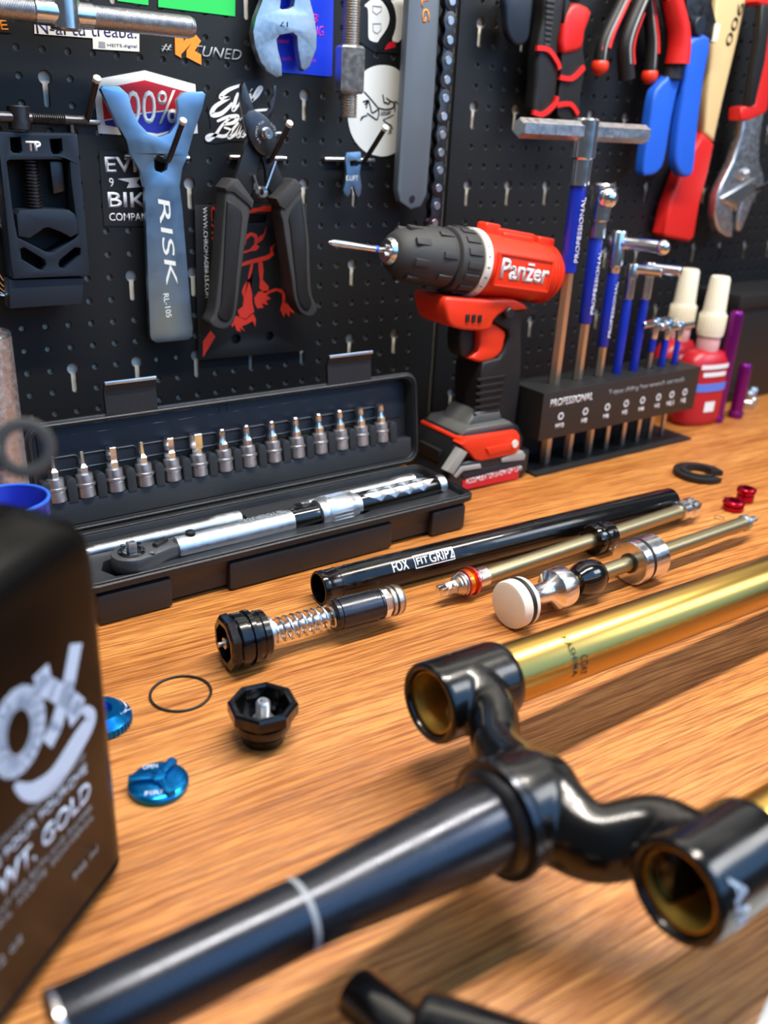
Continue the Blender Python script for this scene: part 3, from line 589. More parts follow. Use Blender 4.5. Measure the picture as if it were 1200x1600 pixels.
# pegboards: real perforated sheets
def pegboard(label, x0, x1, z0, z1, hx, dx, hz, dz, keyx, keydx, keyz, keydz, edge0, edge1):
    root = thing('pegboard', label, 'pegboard', ((x0 + x1) / 2, 0.8, z0))
    bm = B(); yf, yb = 0.800, 0.8015
    i0 = math.ceil((x0 + edge0 - hx) / dx); i1 = math.floor((x1 - edge1 - hx) / dx)
    j0 = math.ceil((z0 + 0.012 - hz) / dz); j1 = math.floor((z1 - 0.012 - hz) / dz)
    X = [hx + dx * i for i in range(i0, i1 + 1)]; Z = [hz + dz * j for j in range(j0, j1 + 1)]
    def iskey(x, z):
        a = (x - keyx) / keydx; b = (z - keyz) / keydz
        return abs(a - round(a)) < 0.12 and abs(b - round(b)) < 0.12
    keys = {(i, j) for i, x in enumerate(X) for j, z in enumerate(Z) if iskey(x, z) and j > 0}
    below = {(i, j - 1) for i, j in keys}
    r = 0.0030
    def cellfaces(outer, hole):
        lo = [Vector((p[0], p[1], 0)) for p in outer]; lh = [Vector((p[0], p[1], 0)) for p in hole]
        flat = list(outer) + list(hole)
        vf = [bm.verts.new((p[0], yf, p[1])) for p in flat]
        for t in tessellate_polygon([lo, lh]):
            bm.faces.new([vf[k] for k in t])
        n0 = len(outer); n = len(hole); cx = sum(p[0] for p in hole) / n; cz = sum(p[1] for p in hole) / n
        inn = []
        for k in range(n):     # rolled rim: the hole narrows a little behind the face
            a = Vector(hole[k - 1]); b = Vector(hole[(k + 1) % n]); t = (b - a).normalized(); nr = Vector((-t.y, t.x))
            if nr.dot(Vector((cx, cz)) - Vector(hole[k])) < 0 and n == 12: nr = -nr
            inn.append(Vector(hole[k]) + nr * 0.0005)
        vc = [bm.verts.new((p[0], yf + 0.0006, p[1])) for p in inn]
        vb = [bm.verts.new((p[0], yb, p[1])) for p in inn]
        for k in range(n):
            q = (k + 1) % n
            bm.faces.new((vf[n0 + k], vf[n0 + q], vc[q], vc[k])); bm.faces.new((vc[k], vc[q], vb[q], vb[k]))
    for i, x in enumerate(X):
        for j, z in enumerate(Z):
            a, b, c, d = x - dx / 2, x + dx / 2, z - dz / 2, z + dz / 2
            if (i, j) in keys:
                R, w, L = 0.0056, 0.0027, dz
                a0 = -math.acos(0) + math.asin(w / R)
                hole = [(x + R * math.cos(-PI / 2 + math.asin(w / R) + t * (2 * PI - 2 * math.asin(w / R)) / 15), z + R * math.sin(-PI / 2 + math.asin(w / R) + t * (2 * PI - 2 * math.asin(w / R)) / 15)) for t in range(16)]
                hole += [(x + w * math.cos(PI + PI * t / 6), z - L + w * math.sin(PI + PI * t / 6)) for t in range(7)]
                cellfaces([(a, c - dz), (b, c - dz), (b, d), (a, d)], hole)
            elif (i, j) in below:
                continue
            else:
                cellfaces([(a, c), (b, c), (b, d), (a, d)], circ(x, z, r, 12))
    # plain borders and folded edges
    ga, gb, gc, gd = X[0] - dx / 2, X[-1] + dx / 2, Z[0] - dz / 2, Z[-1] + dz / 2
    for (p, q, s, t) in ((x0, ga, z0, z1), (gb, x1, z0, z1), (ga, gb, z0, gc), (ga, gb, gd, z1)):
        vs = [bm.verts.new((p, yf, s)), bm.verts.new((q, yf, s)), bm.verts.new((q, yf, t)), bm.verts.new((p, yf, t))]
        bm.faces.new(vs)
    me_o = fin('perforated_sheet', bm, M_peg, root, world=True, smooth=0)
    for (p, q) in ((x0, x0 + 0.0015), (x1 - 0.0015, x1)):
        bm = B(); box(bm, p, q, 0.8000, 0.8044, z0, z1)
        fin('folded_edge', bm, M_peg, root, world=True, smooth=0)
    return root
pegboard('black perforated pegboard covered in stickers behind the silver wrench and pliers', -0.31, 0.6465, 0.002, 0.70, 0.19, 0.02, 0.154, 0.0198, 0.23, 0.06, 0.1342, 0.0792, 0.012, 0.028)
pegboard('black perforated pegboard behind the drill and blue T-handle keys', 0.6505, 2.1, 0.002, 0.70, 0.8024, 0.0203, 0.154, 0.0198, 0.8024, 0.0609, 0.1342, 0.0792, 0.022, 0.012)

# ---------------------------------------------------------------- stickers on the pegboard
def poly_thing(name, pts, y0, y1, m, label, cat, group=None, bev=0.0):
    cx, cz = mid2(pts); loc = (cx, y1, min(p[1] for p in pts))
    bm = B(); prism(bm, pts, y0, y1, bev=bev)
    o = fin(name, bm, m, None, loc=loc, smooth=30)
    tag(o, label, cat, group); return o
def poly_part(name, pts, y0, y1, m, parent, holes=(), bev=0.0, smooth=30, label=None):
    bm = B(); prism(bm, pts, y0, y1, holes=holes, bev=bev)
    return fin(name, bm, m, parent, world=True, smooth=smooth, label=label)
YS, YB = 0.7992, 0.7999
YT = 0.7991
s = poly_thing('sticker', O['st100'], YS, YB, M_cream, 'white shield-shaped 100% sticker behind the forked silver wrench', 'sticker')
poly_part('red_field', O['st100red'], YS - .0003, YS, M_redst, s)
poly_part('blue_field', O['st100blue'], YS - .0003, YS, M_bluest, s)
t = O['st100txt']; wall_text('100%', s, M_cream, t[0], t[2], t[1], YS - .0003, bold=0.012, shear=0.15)
s = poly_thing('sticker', O['evilco'], YS, YB, M_blap, 'black sticker lettered EVIL BIKE COMPANY left of the silver wrench handle', 'sticker')
t = O['evilco_t']
wall_text('EVIL', s, M_wht, t[0], t[1], t[2], YS, bold=0.03)
wall_text('9', s, M_wht, t[3], t[4], t[5], YS, bold=0.01)
poly_part('lightning_emblem', t[6:12], YS - .0003, YS, M_wht, s)
wall_text('BIKE', s, M_wht, t[12], t[13], t[14], YS, bold=0.03)
wall_text('COMPANY', s, M_wht, t[15], t[16], t[17], YS, bold=0.015)
s = poly_thing('sticker', O['heits'], YS, YB, M_cream, 'white sticker with dark lettering under the chrome T-bar at top left', 'sticker')
t = O['heits_t']
wall_text('N-ai tu treaba.', s, M_navyt, t[0], t[1], t[2], YS, bold=0.005)
wall_text('HEITS.digital', s, M_navyt, t[4], t[5], t[6], YS)
poly_part('logo_mark', [t[7], (t[9][0], t[7][1]), (t[9][0], t[8][1]), t[8]], YS - .0002, YS, M_grey, s)
t = O['r2_t']
s = poly_thing('sticker', O['r2poly'], YS - .0003, YB, M_oprint, 'orange R2 sticker with grey hashtag and TUNED lettering', 'sticker')
wall_text('#', s, M_grey, t[0], t[1], t[2], YS, bold=0.01, shear=0.2)
wall_text('TUNED', s, M_grey, t[6], t[7], t[8], YS, bold=0.01, shear=0.3)
s = poly_thing('sticker', O['green1'], YS, YB, M_green, 'small green sticker square above the end of the chrome T-bar', 'sticker')
s = poly_thing('sticker', O['green2'], YS, YB, M_green, 'larger green sticker at the top edge left of the double-jawed flat wrench', 'sticker')
s = poly_thing('sticker', O['eorange'], YS, YB, M_blap, 'black sticker with orange letter E at the left edge', 'sticker')
t = O['eorange_t']; wall_text('E', s, M_oprint, t[0], t[1], t[2], YS, bold=0.02)
s = poly_thing('sticker', O['evilbk'], YS, YB, M_blap, 'black sticker with white script Evil Bike lettering behind the pliers head', 'sticker')
t = O['evil_t']
def script(parts, parent):
    bm = B()
    for pts, w in parts:
        pp = smooth_poly([Vector(p) for p in pts], 5, closed=False)
        n = len(pp); ww = [w * .72 * (0.55 + 0.6 * math.sin(PI * (i + 0.5) / n)) for i in range(n)]
        stroke(bm, pp, ww, YS, 0.0003)
    fin('lettering', bm, M_wht, parent, world=True, smooth=0)
# script strokes measured in the sticker's own frame: a = along, b = up (unit = sticker lettering block)
bl, tl, br = Vector(t[0]), Vector(t[1]), Vector(t[2])
def ev(px, py):   # 1/1000 of the sticker block; x right, y down
    ex = (Vector(t[5]) - Vector(t[3])) / 980.0; ey = (Vector(t[3]) - Vector(t[4])) / 340.0
    return tuple(Vector(t[3]) + ex * (px - 20) + ey * (py - 950))
script([([ev(470, 185), ev(300, 260), ev(200, 360), ev(320, 360)], .0042), ([ev(320, 360), ev(140, 480), ev(95, 590), ev(220, 570), ev(360, 430)], .005),
        ([ev(430, 290), ev(400, 380), ev(365, 530), ev(440, 450)], .004), ([ev(440, 440), ev(520, 370), ev(600, 300)], .0034), ([ev(600, 245), ev(605, 250)], .005),
        ([ev(600, 310), ev(600, 390), ev(680, 330), ev(740, 220), ev(700, 220), ev(630, 340), ev(620, 410)], .0034)], s)
script([([ev(160, 680), ev(300, 620), ev(430, 610), ev(380, 690), ev(250, 720)], .0042), ([ev(330, 630), ev(220, 740), ev(150, 850), ev(60, 930), ev(30, 900), ev(100, 865), ev(260, 880), ev(340, 800), ev(250, 760)], .004),
        ([ev(440, 690), ev(360, 800), ev(310, 900), ev(400, 850), ev(470, 720)], .0036), ([ev(470, 640), ev(475, 645)], .005), ([ev(470, 720), ev(430, 890), ev(510, 800)], .0036), ([ev(510, 800), ev(490, 880), ev(540, 850)], .0036), ([ev(940, 830), ev(1030, 825)], .002), ([ev(650, 525), ev(850, 505)], .0026)], s)
s = poly_thing('sticker', O['bluest'], YS, YB, M_royal, 'royal blue sticker with magenta lettering behind the double-jawed flat wrench', 'sticker')
t = O['bluest_t']
wall_text('3', s, M_mag, t[0], t[1], t[2], YS, bold=0.015, shear=0.15)
wall_text('NG', s, M_mag, t[3], t[4], t[5], YS, bold=0.015, shear=0.15)
poly_part('underline', [t[6], t[7], t[8], (t[8][0], t[6][1])], YS - .0002, YS, M_mag, s)
wall_text('ridefa', s, M_mag, t[9], t[10], t[11], YS)
wall_text('m', s, M_mag, t[12], t[13], t[14], YS)
s = poly_thing('sticker', O['tyrebg'], YS, YB, M_blap, 'black and white sticker with a tyre drawing behind the threaded rod', 'sticker')
for nm in ('tyrew1', 'tyrew2'):
    poly_part('white_field', smooth_poly(O[nm], 3), YS - .0002, YS, M_cream, s)
bm = B(); stroke(bm, smooth_poly(O['tyrering'], 4, False), 0.0062, YS - .0003); fin('tyre_print', bm, M_blap, s, world=True, smooth=0)
poly_part('red_field', O['tyrered'], YS - .0002, YS, M_redst, s)
for nm in ('shield1', 'shield2'):
    bm = B(); q = O[nm]; stroke(bm, q + [q[0]], 0.0007, YS - .0003); fin('emblem', bm, M_grey, s, world=True, smooth=0)
s = poly_thing('sticker', smooth_poly(O['oval'], 3), YS, YB, M_cream, 'white oval sticker with a black skeleton drawing beside the chain whip', 'sticker')
bm = B()
for i in range(23):
    q = O['sk%d' % i]; stroke(bm, smooth_poly(q, 3, False) if len(q) > 2 else q, 0.0014 if i < 10 else 0.0010, YS)
fin('skeleton_print', bm, M_blap, s, world=True, smooth=0)

# ---------------------------------------------------------------- peg hooks
def peg_hook(label, x, z, out=0.058, rise=0.030, side=1, bar=0.03, group='wire peg hooks on the pegboard'):
    r = thing('peg_hook', label, 'hook', (x, 0.7985, z), group=None)
    bm = B(); cyl(bm, (x - bar, 0.797, z), (x + bar, 0.797, z), 0.0022, 10, bev=0.0006)
    cyl(bm, (x - 0.004, 0.797, z - 0.028), (x - 0.004, 0.797, z), 0.0018, 8)
    fin('wall_bar', bm, M_chrome, r, world=True)
    bm = B()
    p = [(x, .797, z), (x, .797 - out * .35, z - .001), (x, .797 - out * .5, z + .003), (x, .797 - out, z + rise)]
    sweep(bm, smooth_poly(p, 5, False), 0.0024, 10)
    pg = fin('prong', bm, M_steeld, r, world=True)
    bm = B(); d = Vector((0, -out * .5, rise - .003)).normalized(); e = Vector((x, .797 - out, z + rise))
    cyl(bm, e - d * .001, e + d * .0035, .0031, 12, bev=.0008); fin('tip', bm, M_white, pg, world=True)
    return r
hb = O['hk_base']
peg_hook('chrome peg hook holding the small blue-grey spanner', *hb[0])
peg_hook('chrome peg hook passing through the forked silver wrench', hb[1][0], hb[1][1] - .001)
peg_hook('chrome peg hook behind the black pliers head', *hb[2])
peg_hook('chrome peg hook above the black clamp tool', hb[3][0], hb[3][1], bar=0.02)
peg_hook('chrome peg hook right of the adjustable wrench head', hb[4][0], hb[4][1], bar=0.02, rise=0.02)
peg_hook('chrome peg hook above the purple tubes', hb[5][0], hb[5][1], bar=0.01, rise=0.02)
peg_hook('chrome peg hook above the black box at the right edge', hb[6][0], hb[6][1], bar=0.01, rise=0.02)

# ---------------------------------------------------------------- forked silver wrench
def thing_at(name, label, cat, pts, y, group=None):
    return thing(name, label, cat, (mid2(pts)[0], y, min(p[1] for p in pts)), group=group)
r = thing_at('fork_wrench', 'silver forked wrench engraved RISK hanging over the 100% sticker', 'wrench', O['risk'], .786)
poly_part('wrench_body', O['risk'], .7835, .7895, M_risk, r, holes=[O['riskhole']], bev=.0012)
t = O['risk_t']
# engraving reads downwards: text x axis points down, letters' tops point right
def down_text(s, parent, m, tl, tr, bl, y, bold=0, shear=0, name='engraving'):
    tl, tr, bl = Vector(tl), Vector(tr), Vector(bl)
    w = (bl - tl).length; h = (tr - tl).length
    xd = (bl - tl).normalized(); yd = (tr - tl).normalized()
    M = frame2((tl.x, y, tl.y), (xd.x, 0, xd.y), (yd.x, 0, yd.y))
    return lettering(s, parent, m, M, w, h, bold, shear, name)
down_text('RISK', r, M_cream, t[0], t[1], (t[0][0] + .004, t[2][1]), .7833, 0.0, 0.1)
down_text('RL-105', r, M_cream, t[3], t[4], (t[3][0] + .002, t[5][1]), .7833)

# ---------------------------------------------------------------- printed card and pliers
r = thing_at('printed_card', 'black printed card with red lion drawing behind the pliers handles', 'card', O['card'], .797)
ch = O['cardh']; rr = abs(ch[2][0] - ch[0][0])
poly_part('card_sheet', O['card'], .7955, .7975, M_blkm, r, holes=[O['cardslot'], circ(ch[0][0], ch[0][1], rr, 14), circ(ch[1][0], ch[1][1], rr * .9, 14)], bev=.0003)
for i in range(7):
    poly_part('lion_print', O['lion%d' % i], .7952, .7955, M_redp, r, smooth=0)
for i in range(7):
    poly_part('stripe', O['hat%d' % i], .7952, .7955, M_redp, r, smooth=0)
t = O['card_t']
down_text('WWW.CHROMAGBIKES.COM', r, M_wht, t[0], t[1], t[2], .7953, 0.01, name='lettering')
down_text('Chromag', r, M_redp, t[3], t[4], t[5], .7953, 0.0, 0.25, name='lettering')

r = thing_at('pliers', 'black long-nosed pliers with grey rubber grips hanging over the lion card', 'pliers', O['pl_lgrip'], .775)
for nm, part in (('pl_lgrip', 'handle_grip'), ('pl_rgrip', 'handle_grip')):
    bm = B(); prism(bm, smooth_poly(O[nm], 3), .764, .784, bev=.006, seg=3)
    g = fin(part, bm, M_rub, r, world=True, smooth=60)
    cx, cz = mid2(O[nm])
    q = O[nm]
    ctr = [(sum(p[0] for p in q) / len(q) * 0 + cx + (p[0] - cx) * .62, cz + (p[1] - cz) * .86) for p in q]
    bm = B(); prism(bm, smooth_poly(ctr, 3), .7628, .770, bev=.0012)
    fin('grip_pad', bm, M_rubd, g, world=True, smooth=60)
poly_part('collar', O['pl_lcollar'], .762, .784, M_rub, r, bev=.003)
poly_part('collar', O['pl_rcollar'], .762, .784, M_rub, r, bev=.003)
poly_part('handle_arm', O['pl_larm'], .777, .783, M_blk, r, bev=.001)
poly_part('handle_arm', O['pl_rarm'], .776, .781, M_blk, r, bev=.001)
poly_part('nose_jaw', O['pl_ljaw'], .774, .780, M_steeld, r, bev=.001)
poly_part('nose_jaw', O['pl_rjaw'], .778, .784, M_steeld, r, bev=.001)
pp = poly_part('pivot_plate', smooth_poly(O['pl_plate'], 2), .7715, .777, M_steeld, r, bev=.0015)
px, pz = O['pl_pivot'][0]
bm = B(); lathe(bm, [(0, .0055), (.002, .0055), (.003, .0045), (.006, .0042), (.006, .0022), (.003, .0020), (.003, 0)], T(px, .7715, pz) @ Matrix.Rotation(PI / 2, 4, 'X'), 20)
fin('pivot_bolt', bm, M_chrome, r, world=True)
t = O['pl_spring']
bm = B(); sweep(bm, [(t[0][0], .775, t[0][1]), (t[1][0] - .003, .774, t[1][1])], .0012, 8); sweep(bm, [(t[2][0], .775, t[2][1]), (t[1][0] + .003, .774, t[1][1])], .0012, 8)
for k in range(3): torus(bm, .0042, .0011, T(t[1][0], .772 + k * .0022, t[1][1]) @ Matrix.Rotation(PI / 2, 4, 'X'), 20, 6)
fin('return_spring', bm, M_chrome, r, world=True)
for a in range(12):
    pass
def ring_text(s, parent, m, cx, cz, R, y, a0, a1, h):
    bm = B(); n = len(s)
    for i, chx in enumerate(s):
        if chx == ' ': continue
        a = a0 + (a1 - a0) * i / (n - 1)
        b2 = text_bm(chx, None, h, 0.01)
        ux = Vector((math.sin(a), 0, -math.cos(a))); uy = Vector((math.cos(a), 0, math.sin(a)))
        b2.transform(frame2((cx + R * math.cos(a), y, cz + R * math.sin(a)), ux, uy))
        merge(bm, b2)
    fin('lettering', bm, m, parent, world=True, smooth=0)
ring_text('SHIMANO K&R   SCREW', r, M_grey, px, pz, .0085, .7715, math.radians(235), math.radians(10), .0024)

# ---------------------------------------------------------------- double-jawed flat wrench (17)
r = thing_at('flat_wrench', 'zinc-plated double-jawed flat wrench stamped 17 hanging over the blue sticker', 'wrench', O['wr17'], .787)
poly_part('wrench_body', O['wr17'], .782, .7905, M_zinc, r, holes=[O['wr17hole']], bev=.0007)
t = O['wr17_t']
b2 = text_bm('17', abs(t[2][0] - t[0][0]), abs(t[1][1] - t[0][1])); b2.transform(frame2((t[2][0], .7818, t[1][1]), (-1, 0, 0), (0, 0, -1)))
fin('stamp', b2, M_blap, r, world=True, smooth=0)

# ---------------------------------------------------------------- threaded rod with hex nut
t = O['rod']; rx = sum(p[0] for p in t[:6]) / 6; rr = abs(t[7][0] - t[6][0]) / 2; nr = abs(t[9][0] - t[8][0]) / 2
r = thing('threaded_rod', 'steel threaded rod with a long hex nut hanging beside the blue sticker', 'threaded rod', (rx, .775, t[5][1]))
bm = B(); prof = [(t[5][1], 0), (t[5][1], rr * .8)]; z = t[5][1]
while z < 0.56:
    prof += [(z + .0006, rr), (z + .0011, rr), (z + .0017, rr * .86), (z + .0022, rr * .86)]; z += .0022
prof.append((z, 0))
lathe(bm, prof, T(rx, .775, 0), 20); fin('rod', bm, M_shaftbz, r, world=True, smooth=25)
bm = B(); lathe(bm, [(t[3][1], nr * .86), (t[3][1] + .002, nr), (t[1][1] - .002, nr), (t[1][1], nr * .86)], T(rx, .775, 0), 6, phase=math.radians(22)); fin('hex_nut', bm, M_steel, r, world=True, smooth=20)
bm = B(); cyl(bm, (rx, .775, .555), (rx, .7999, .56), .003, 8); fin('hanger', bm, M_chrome, r, world=True)

# ---------------------------------------------------------------- small spanner
r = thing_at('spoke_wrench', 'small blue-grey slotted spanner hanging on a chrome hook', 'spanner', O['spoke'], .785)
poly_part('spanner_body', O['spoke'], .783, .787, M_risk, r, holes=[O['spokehole']], bev=.0006)
t = O['spoke_t']; wall_text('E.LIFT', r, M_cream, t[0], t[1], t[2], .783, name='engraving')

# ---------------------------------------------------------------- chain whip
r = thing_at('chain_whip', 'grey chain whip bar with orange lettering beside the panel seam', 'chain whip', O['whip'], .775)
poly_part('bar', O['whip'], .770, .780, mat('grey_paint', rgb(92, 100, 108), .42, .2, .05, 800), r, bev=.003)
wb = O['whip']; cx = (wb[5][0]) ; cz = wb[5][1] + .011
bm = B(); lathe(bm, [(0, 0), (0, .0028), (.0012, .0034)], T(cx, .7702, cz) @ Matrix.Rotation(PI / 2, 4, 'X'), 16); fin('rivet', bm, M_steeld, r, world=True)
t = O['whip_t']
down_text('LG', r, M_oprint, (t[2][0] - .009, t[2][1]), (t[2][0], t[2][1]), (t[0][0], t[0][1]), .7698, 0.015, name='lettering')
c = O['chain']
for i, (x, z) in enumerate(c):
    bm = B(); lathe(bm, [(0, 0), (0, .0036), (.001, .0042), (.010, .0042), (.011, .0036), (.011, 0)], T(x, .7655, z) @ AY, 12)
    fin('chain_pin', bm, M_steel, r, world=True)
def linkpoly(a, b, R, wst):
    a = Vector(a); b = Vector(b); d = (b - a).normalized(); n = Vector((-d.y, d.x)); L = (b - a).length; out = []
    for k in range(9):
        an = PI / 2 + PI * k / 8; out.append(a + d * (R * math.cos(an)) + n * (R * math.sin(an)))
    out.append(a + d * L / 2 - n * wst)
    for k in range(9):
        an = -PI / 2 + PI * k / 8; out.append(b + d * (R * math.cos(an)) + n * (R * math.sin(an)))
    out.append(a + d * L / 2 + n * wst)
    return [tuple(v) for v in out]
for i in range(len(c) - 1):
    bm = B(); pl = linkpoly(c[i], c[i + 1], .0082, .0054)
    if i % 2 == 0:
        prism(bm, pl, .7668, .7682, bev=.0003); prism(bm, pl, .7742, .7756)
    else:
        prism(bm, pl, .7684, .7698, bev=.0003); prism(bm, pl, .7726, .7740)
    fin('chain_link', bm, M_steeld, r, world=True)

# ---------------------------------------------------------------- black clamp tool
r = thing_at('clamp_tool', 'black block clamp tool with V-shaped jaw and threaded handle at left', 'clamp', O['clamp'], .776)
cb = O['clamp']
poly_part('frame', cb, .768, .790, M_navy, r, holes=[O['clampwin'], O['clampslot1'], O['clampslot2'], O['clampslot3'], O['clampslot4']], bev=.0008)
bm = B(); prism(bm, [(cb[0][0] + .002, cb[0][1] - .004), (cb[1][0] - .003, cb[1][1] - .004), (cb[4][0] - .006, cb[4][1] + .003), (cb[6][0] + .004, cb[6][1] + .003)], .7905, .7930); fin('back_plate', bm, M_blkm, r, world=True)
poly_part('sliding_jaw', O['clampjaw'], .767, .786, M_navy, r, bev=.001)
poly_part('lower_block', O['clamplow'], .772, .7895, M_navy, r, bev=.0012)
poly_part('guide', O['clampguide'], .778, .786, M_steeld, r, bev=.0008)
t = O['clampscrew']; sx = (t[0][0] + t[1][0]) / 2; sr = abs(t[3][0] - t[2][0]) / 2
bm = B(); z = t[1][1]; prof = [(z, 0), (z, sr * .8)]
while z < t[0][1] + .004:
    prof += [(z + .0008, sr), (z + .0015, sr), (z + .0023, sr * .8)]; z += .0026
prof.append((z, 0)); lathe(bm, prof, T(sx, .779, 0), 20); fin('lead_screw', bm, M_steeld, r, world=True, smooth=25)
t = O['clampbar']
bm = B(); cyl(bm, (t[0][0], .770, t[0][1]), (t[2][0], .770, t[0][1]), .0042, 14); 
pr = []
x = 0; L = t[3][0] - t[2][0]
while x < L: pr += [(x, .0040), (x + .0007, .0047), (x + .0014, .0040)]; x += .0016
pr += [(L, .0040), (L + .006, .0036), (t[1][0] - t[2][0], .0036)]
lathe(bm, pr, T(t[2][0], .770, t[0][1]) @ AX, 14)
fin('handle_bar', bm, M_steeld, r, world=True, smooth=25)
bm = B(); cyl(bm, ((t[6][0] + t[7][0]) / 2, .772, t[5][1]), ((t[6][0] + t[7][0]) / 2, .772, t[4][1]), abs(t[7][0] - t[6][0]) / 2, 20, bev=.0008); fin('screw_head', bm, M_steeld, r, world=True)
t = O['clamp_t']; wall_text('TP', r, M_wht, t[0], t[1], t[2], .768, bold=0.11, name='logo')

# wire bundle hanging at the left edge
r = thing('wire_bundle', 'thin steel wire loops hanging at the left edge beside the clamp', 'wire', (0.178, .79, .20))
for k in range(5):
    bm = B(); x0 = .170 + .004 * k
    sweep(bm, smooth_poly([(x0, .796, .285), (x0 + .012 - .003 * k, .788, .255), (x0 + .016, .786, .225), (x0 + .006, .788, .205), (x0 - .012, .790, .225), (x0 - .012, .794, .27)], 5, True), .0008, 6, closed=True)
    fin('wire_loop', bm, M_chrome, r, world=True)

# chrome T-bar at top left
t = O['tbar']; zb = (t[0][1] + t[1][1]) / 2
r = thing('t_bar_handle', 'chrome T-bar handle with knurled grips at top left', 'handle', (t[2][0], .765, zb))
RB = .0085
def knurl(x0, x1):
    bm = B(); n = max(4, int((x1 - x0) / .0012)); pr = [(0, RB * .8)]
    for k in range(n): pr += [((x1 - x0) * (k + .25) / n, RB * 1.0), ((x1 - x0) * (k + .75) / n, RB * .95)]
    pr += [(x1 - x0, RB * .95), (x1 - x0 + .003, RB * .8)]
    lathe(bm, pr, T(x0, .765, zb) @ AX, 28)
    return fin('knurled_grip', bm, M_steel, r, world=True, smooth=20)
knurl(t[5][0] + .003, t[1][0]); knurl(t[0][0] - .03, t[4][0] - .003)
bm = B(); cyl(bm, (t[2][0], .765, zb - .011), (t[2][0], .765, zb + .16), .0115, 28, bev=.001); fin('shaft', bm, M_chrome, r, world=True)
bm = B(); cyl(bm, (t[4][0] - .004, .765, zb), (t[5][0] + .004, .765, zb), .0092, 24, bev=.0008); fin('ferrule', bm, M_chrome, r, world=True)
bm = B(); cyl(bm, (t[2][0], .765, zb + .15), (t[2][0], .7999, zb + .155), .004, 10); fin('hanger', bm, M_chrome, r, world=True)
# ---------------------------------------------------------------- tools on the right pegboard
def hanger(parent, x, z, y):
    bm = B(); cyl(bm, (x, y, z), (x, .7999, z + .002), .0028, 8); fin('hanger', bm, M_chrome, parent, world=True)
r = thing_at('black_handle', 'flat black handle end hanging at the top left of the right pegboard', 'handle', O['loop'], .775)
bm = B(); prism(bm, smooth_poly(O['loop'], 3), .770, .780, bev=.003); fin('handle_grip', bm, M_navy, r, world=True, smooth=60)
hanger(r, mid2(O['loop'])[0], O['loop'][0][1] - .006, .78)

def grip(parent, pts, y0, y1, m, bev=.006, name='handle_grip', n=3):
    bm = B(); prism(bm, smooth_poly(pts, n), y0, y1, bev=bev, seg=3); return fin(name, bm, m, parent, world=True, smooth=60)
def band(parent, pts, w, y, m=None, th=.003):
    bm = B(); stroke(bm, smooth_poly(pts, 5, False), w, y + th, th + .0005); return fin('red_band', bm, m or M_redd, parent, world=True, smooth=0)
r = thing_at('cutting_pliers', 'black and red banded cutting pliers hanging left of the red-tipped pliers', 'pliers', O['pa1'], .772)
g = grip(r, O['pa1'], .764, .782, M_rubd); band(g, O['pa1red'], .005, .7615); band(g, O['pa1red2'], .005, .7615)
g = grip(r, O['pa2'], .766, .784, M_rubd); band(g, O['pa2redb'], .005, .7635); band(g, O['pa2redc'], .005, .7635)
bm = B(); prism(bm, smooth_poly(O['pa2red'], 2), .7635, .784, bev=.004); fin('red_guard', bm, M_redd, g, world=True, smooth=60)
for k in range(9):
    a = O['pa1'][1]; bm = B(); box(bm, a[0] + .000 + .0005 * (8 - k), a[0] + .012, .7628, .766, a[1] - .026 + k * .005, a[1] - .0235 + k * .005, .0006); fin('grip_rib', bm, M_rub, r, world=True)
top = O['pa1'][0]
bm = B(); prism(bm, [(top[0], top[1] - .004), (top[0] + .055, top[1] - .004), (top[0] + .045, top[1] + .06), (top[0] + .02, top[1] + .06)], .768, .780, bev=.002); fin('jaws', bm, M_steeld, r, world=True)
hanger(r, top[0] + .028, top[1] + .03, .78)

def rod_handle(parent, pts, y, radii, m, flat=1.0, name='handle_grip'):
    bm = B(); p = smooth_poly([(a[0], y, a[1]) for a in pts], 5, False)
    n = len(p); rad = [radii[0] + (radii[1] - radii[0]) * i / (n - 1) for i in range(n)]
    sweep(bm, p, rad, 14, flat=flat); return fin(name, bm, m, parent, world=True, smooth=60)
def off(pts, dx, dz=0): return [(p[0] + dx, p[1] + dz) for p in pts]
r = thing_at('long_nose_pliers', 'pliers with black handles ending in red ball tips', 'pliers', O['pb_h1'], .774)
for nm, sgn in (('pb_h1', 1), ('pb_h3', 1)):
    p = O[nm]
    g = rod_handle(r, p, .776, (.0065, .0085), M_rubd)
    bm = B(); bmesh.ops.create_uvsphere(bm, u_segments=20, v_segments=12, radius=.0098, matrix=T(p[-1][0], .776, p[-1][1] - .002)); fin('red_tip', bm, M_red, g, world=True)
    rod_handle(g, off(p[:4], .0035), .7705, (.0022, .0035), M_redd, name='red_inlay')
    rod_handle(g, off(p, -.0015), .7690, (.0012, .0012), M_greyl, name='grey_inlay')
q = O['pb_h1'];
b2 = text_bm('Klauwerenn', .036, .0045, 0.02); d = Vector((q[1][0] - q[3][0], 0, q[1][1] - q[3][1])).normalized()
b2.transform(frame2((q[3][0] - .0035, .7702, q[3][1] - .004), d, Vector((-d.z, 0, d.x)))); fin('lettering', b2, M_redd, r, world=True, smooth=0)
cxa, cza = (O['pb_h1'][0][0] + O['pb_h3'][0][0]) / 2, O['pb_h1'][0][1]
bm = B(); prism(bm, [(O['pb_h1'][0][0] - .004, cza), (O['pb_h3'][0][0] + .004, cza), (cxa + .008, cza + .04), (cxa + .004, cza + .09), (cxa - .004, cza + .09), (cxa - .008, cza + .04)], .772, .781, bev=.002); fin('jaws', bm, M_steeld, r, world=True)
hanger(r, cxa, cza + .02, .78)
r = thing_at('combination_pliers', 'pliers with wide red and black handles in front of the red-tipped pair', 'pliers', O['pc_h2'], .770)
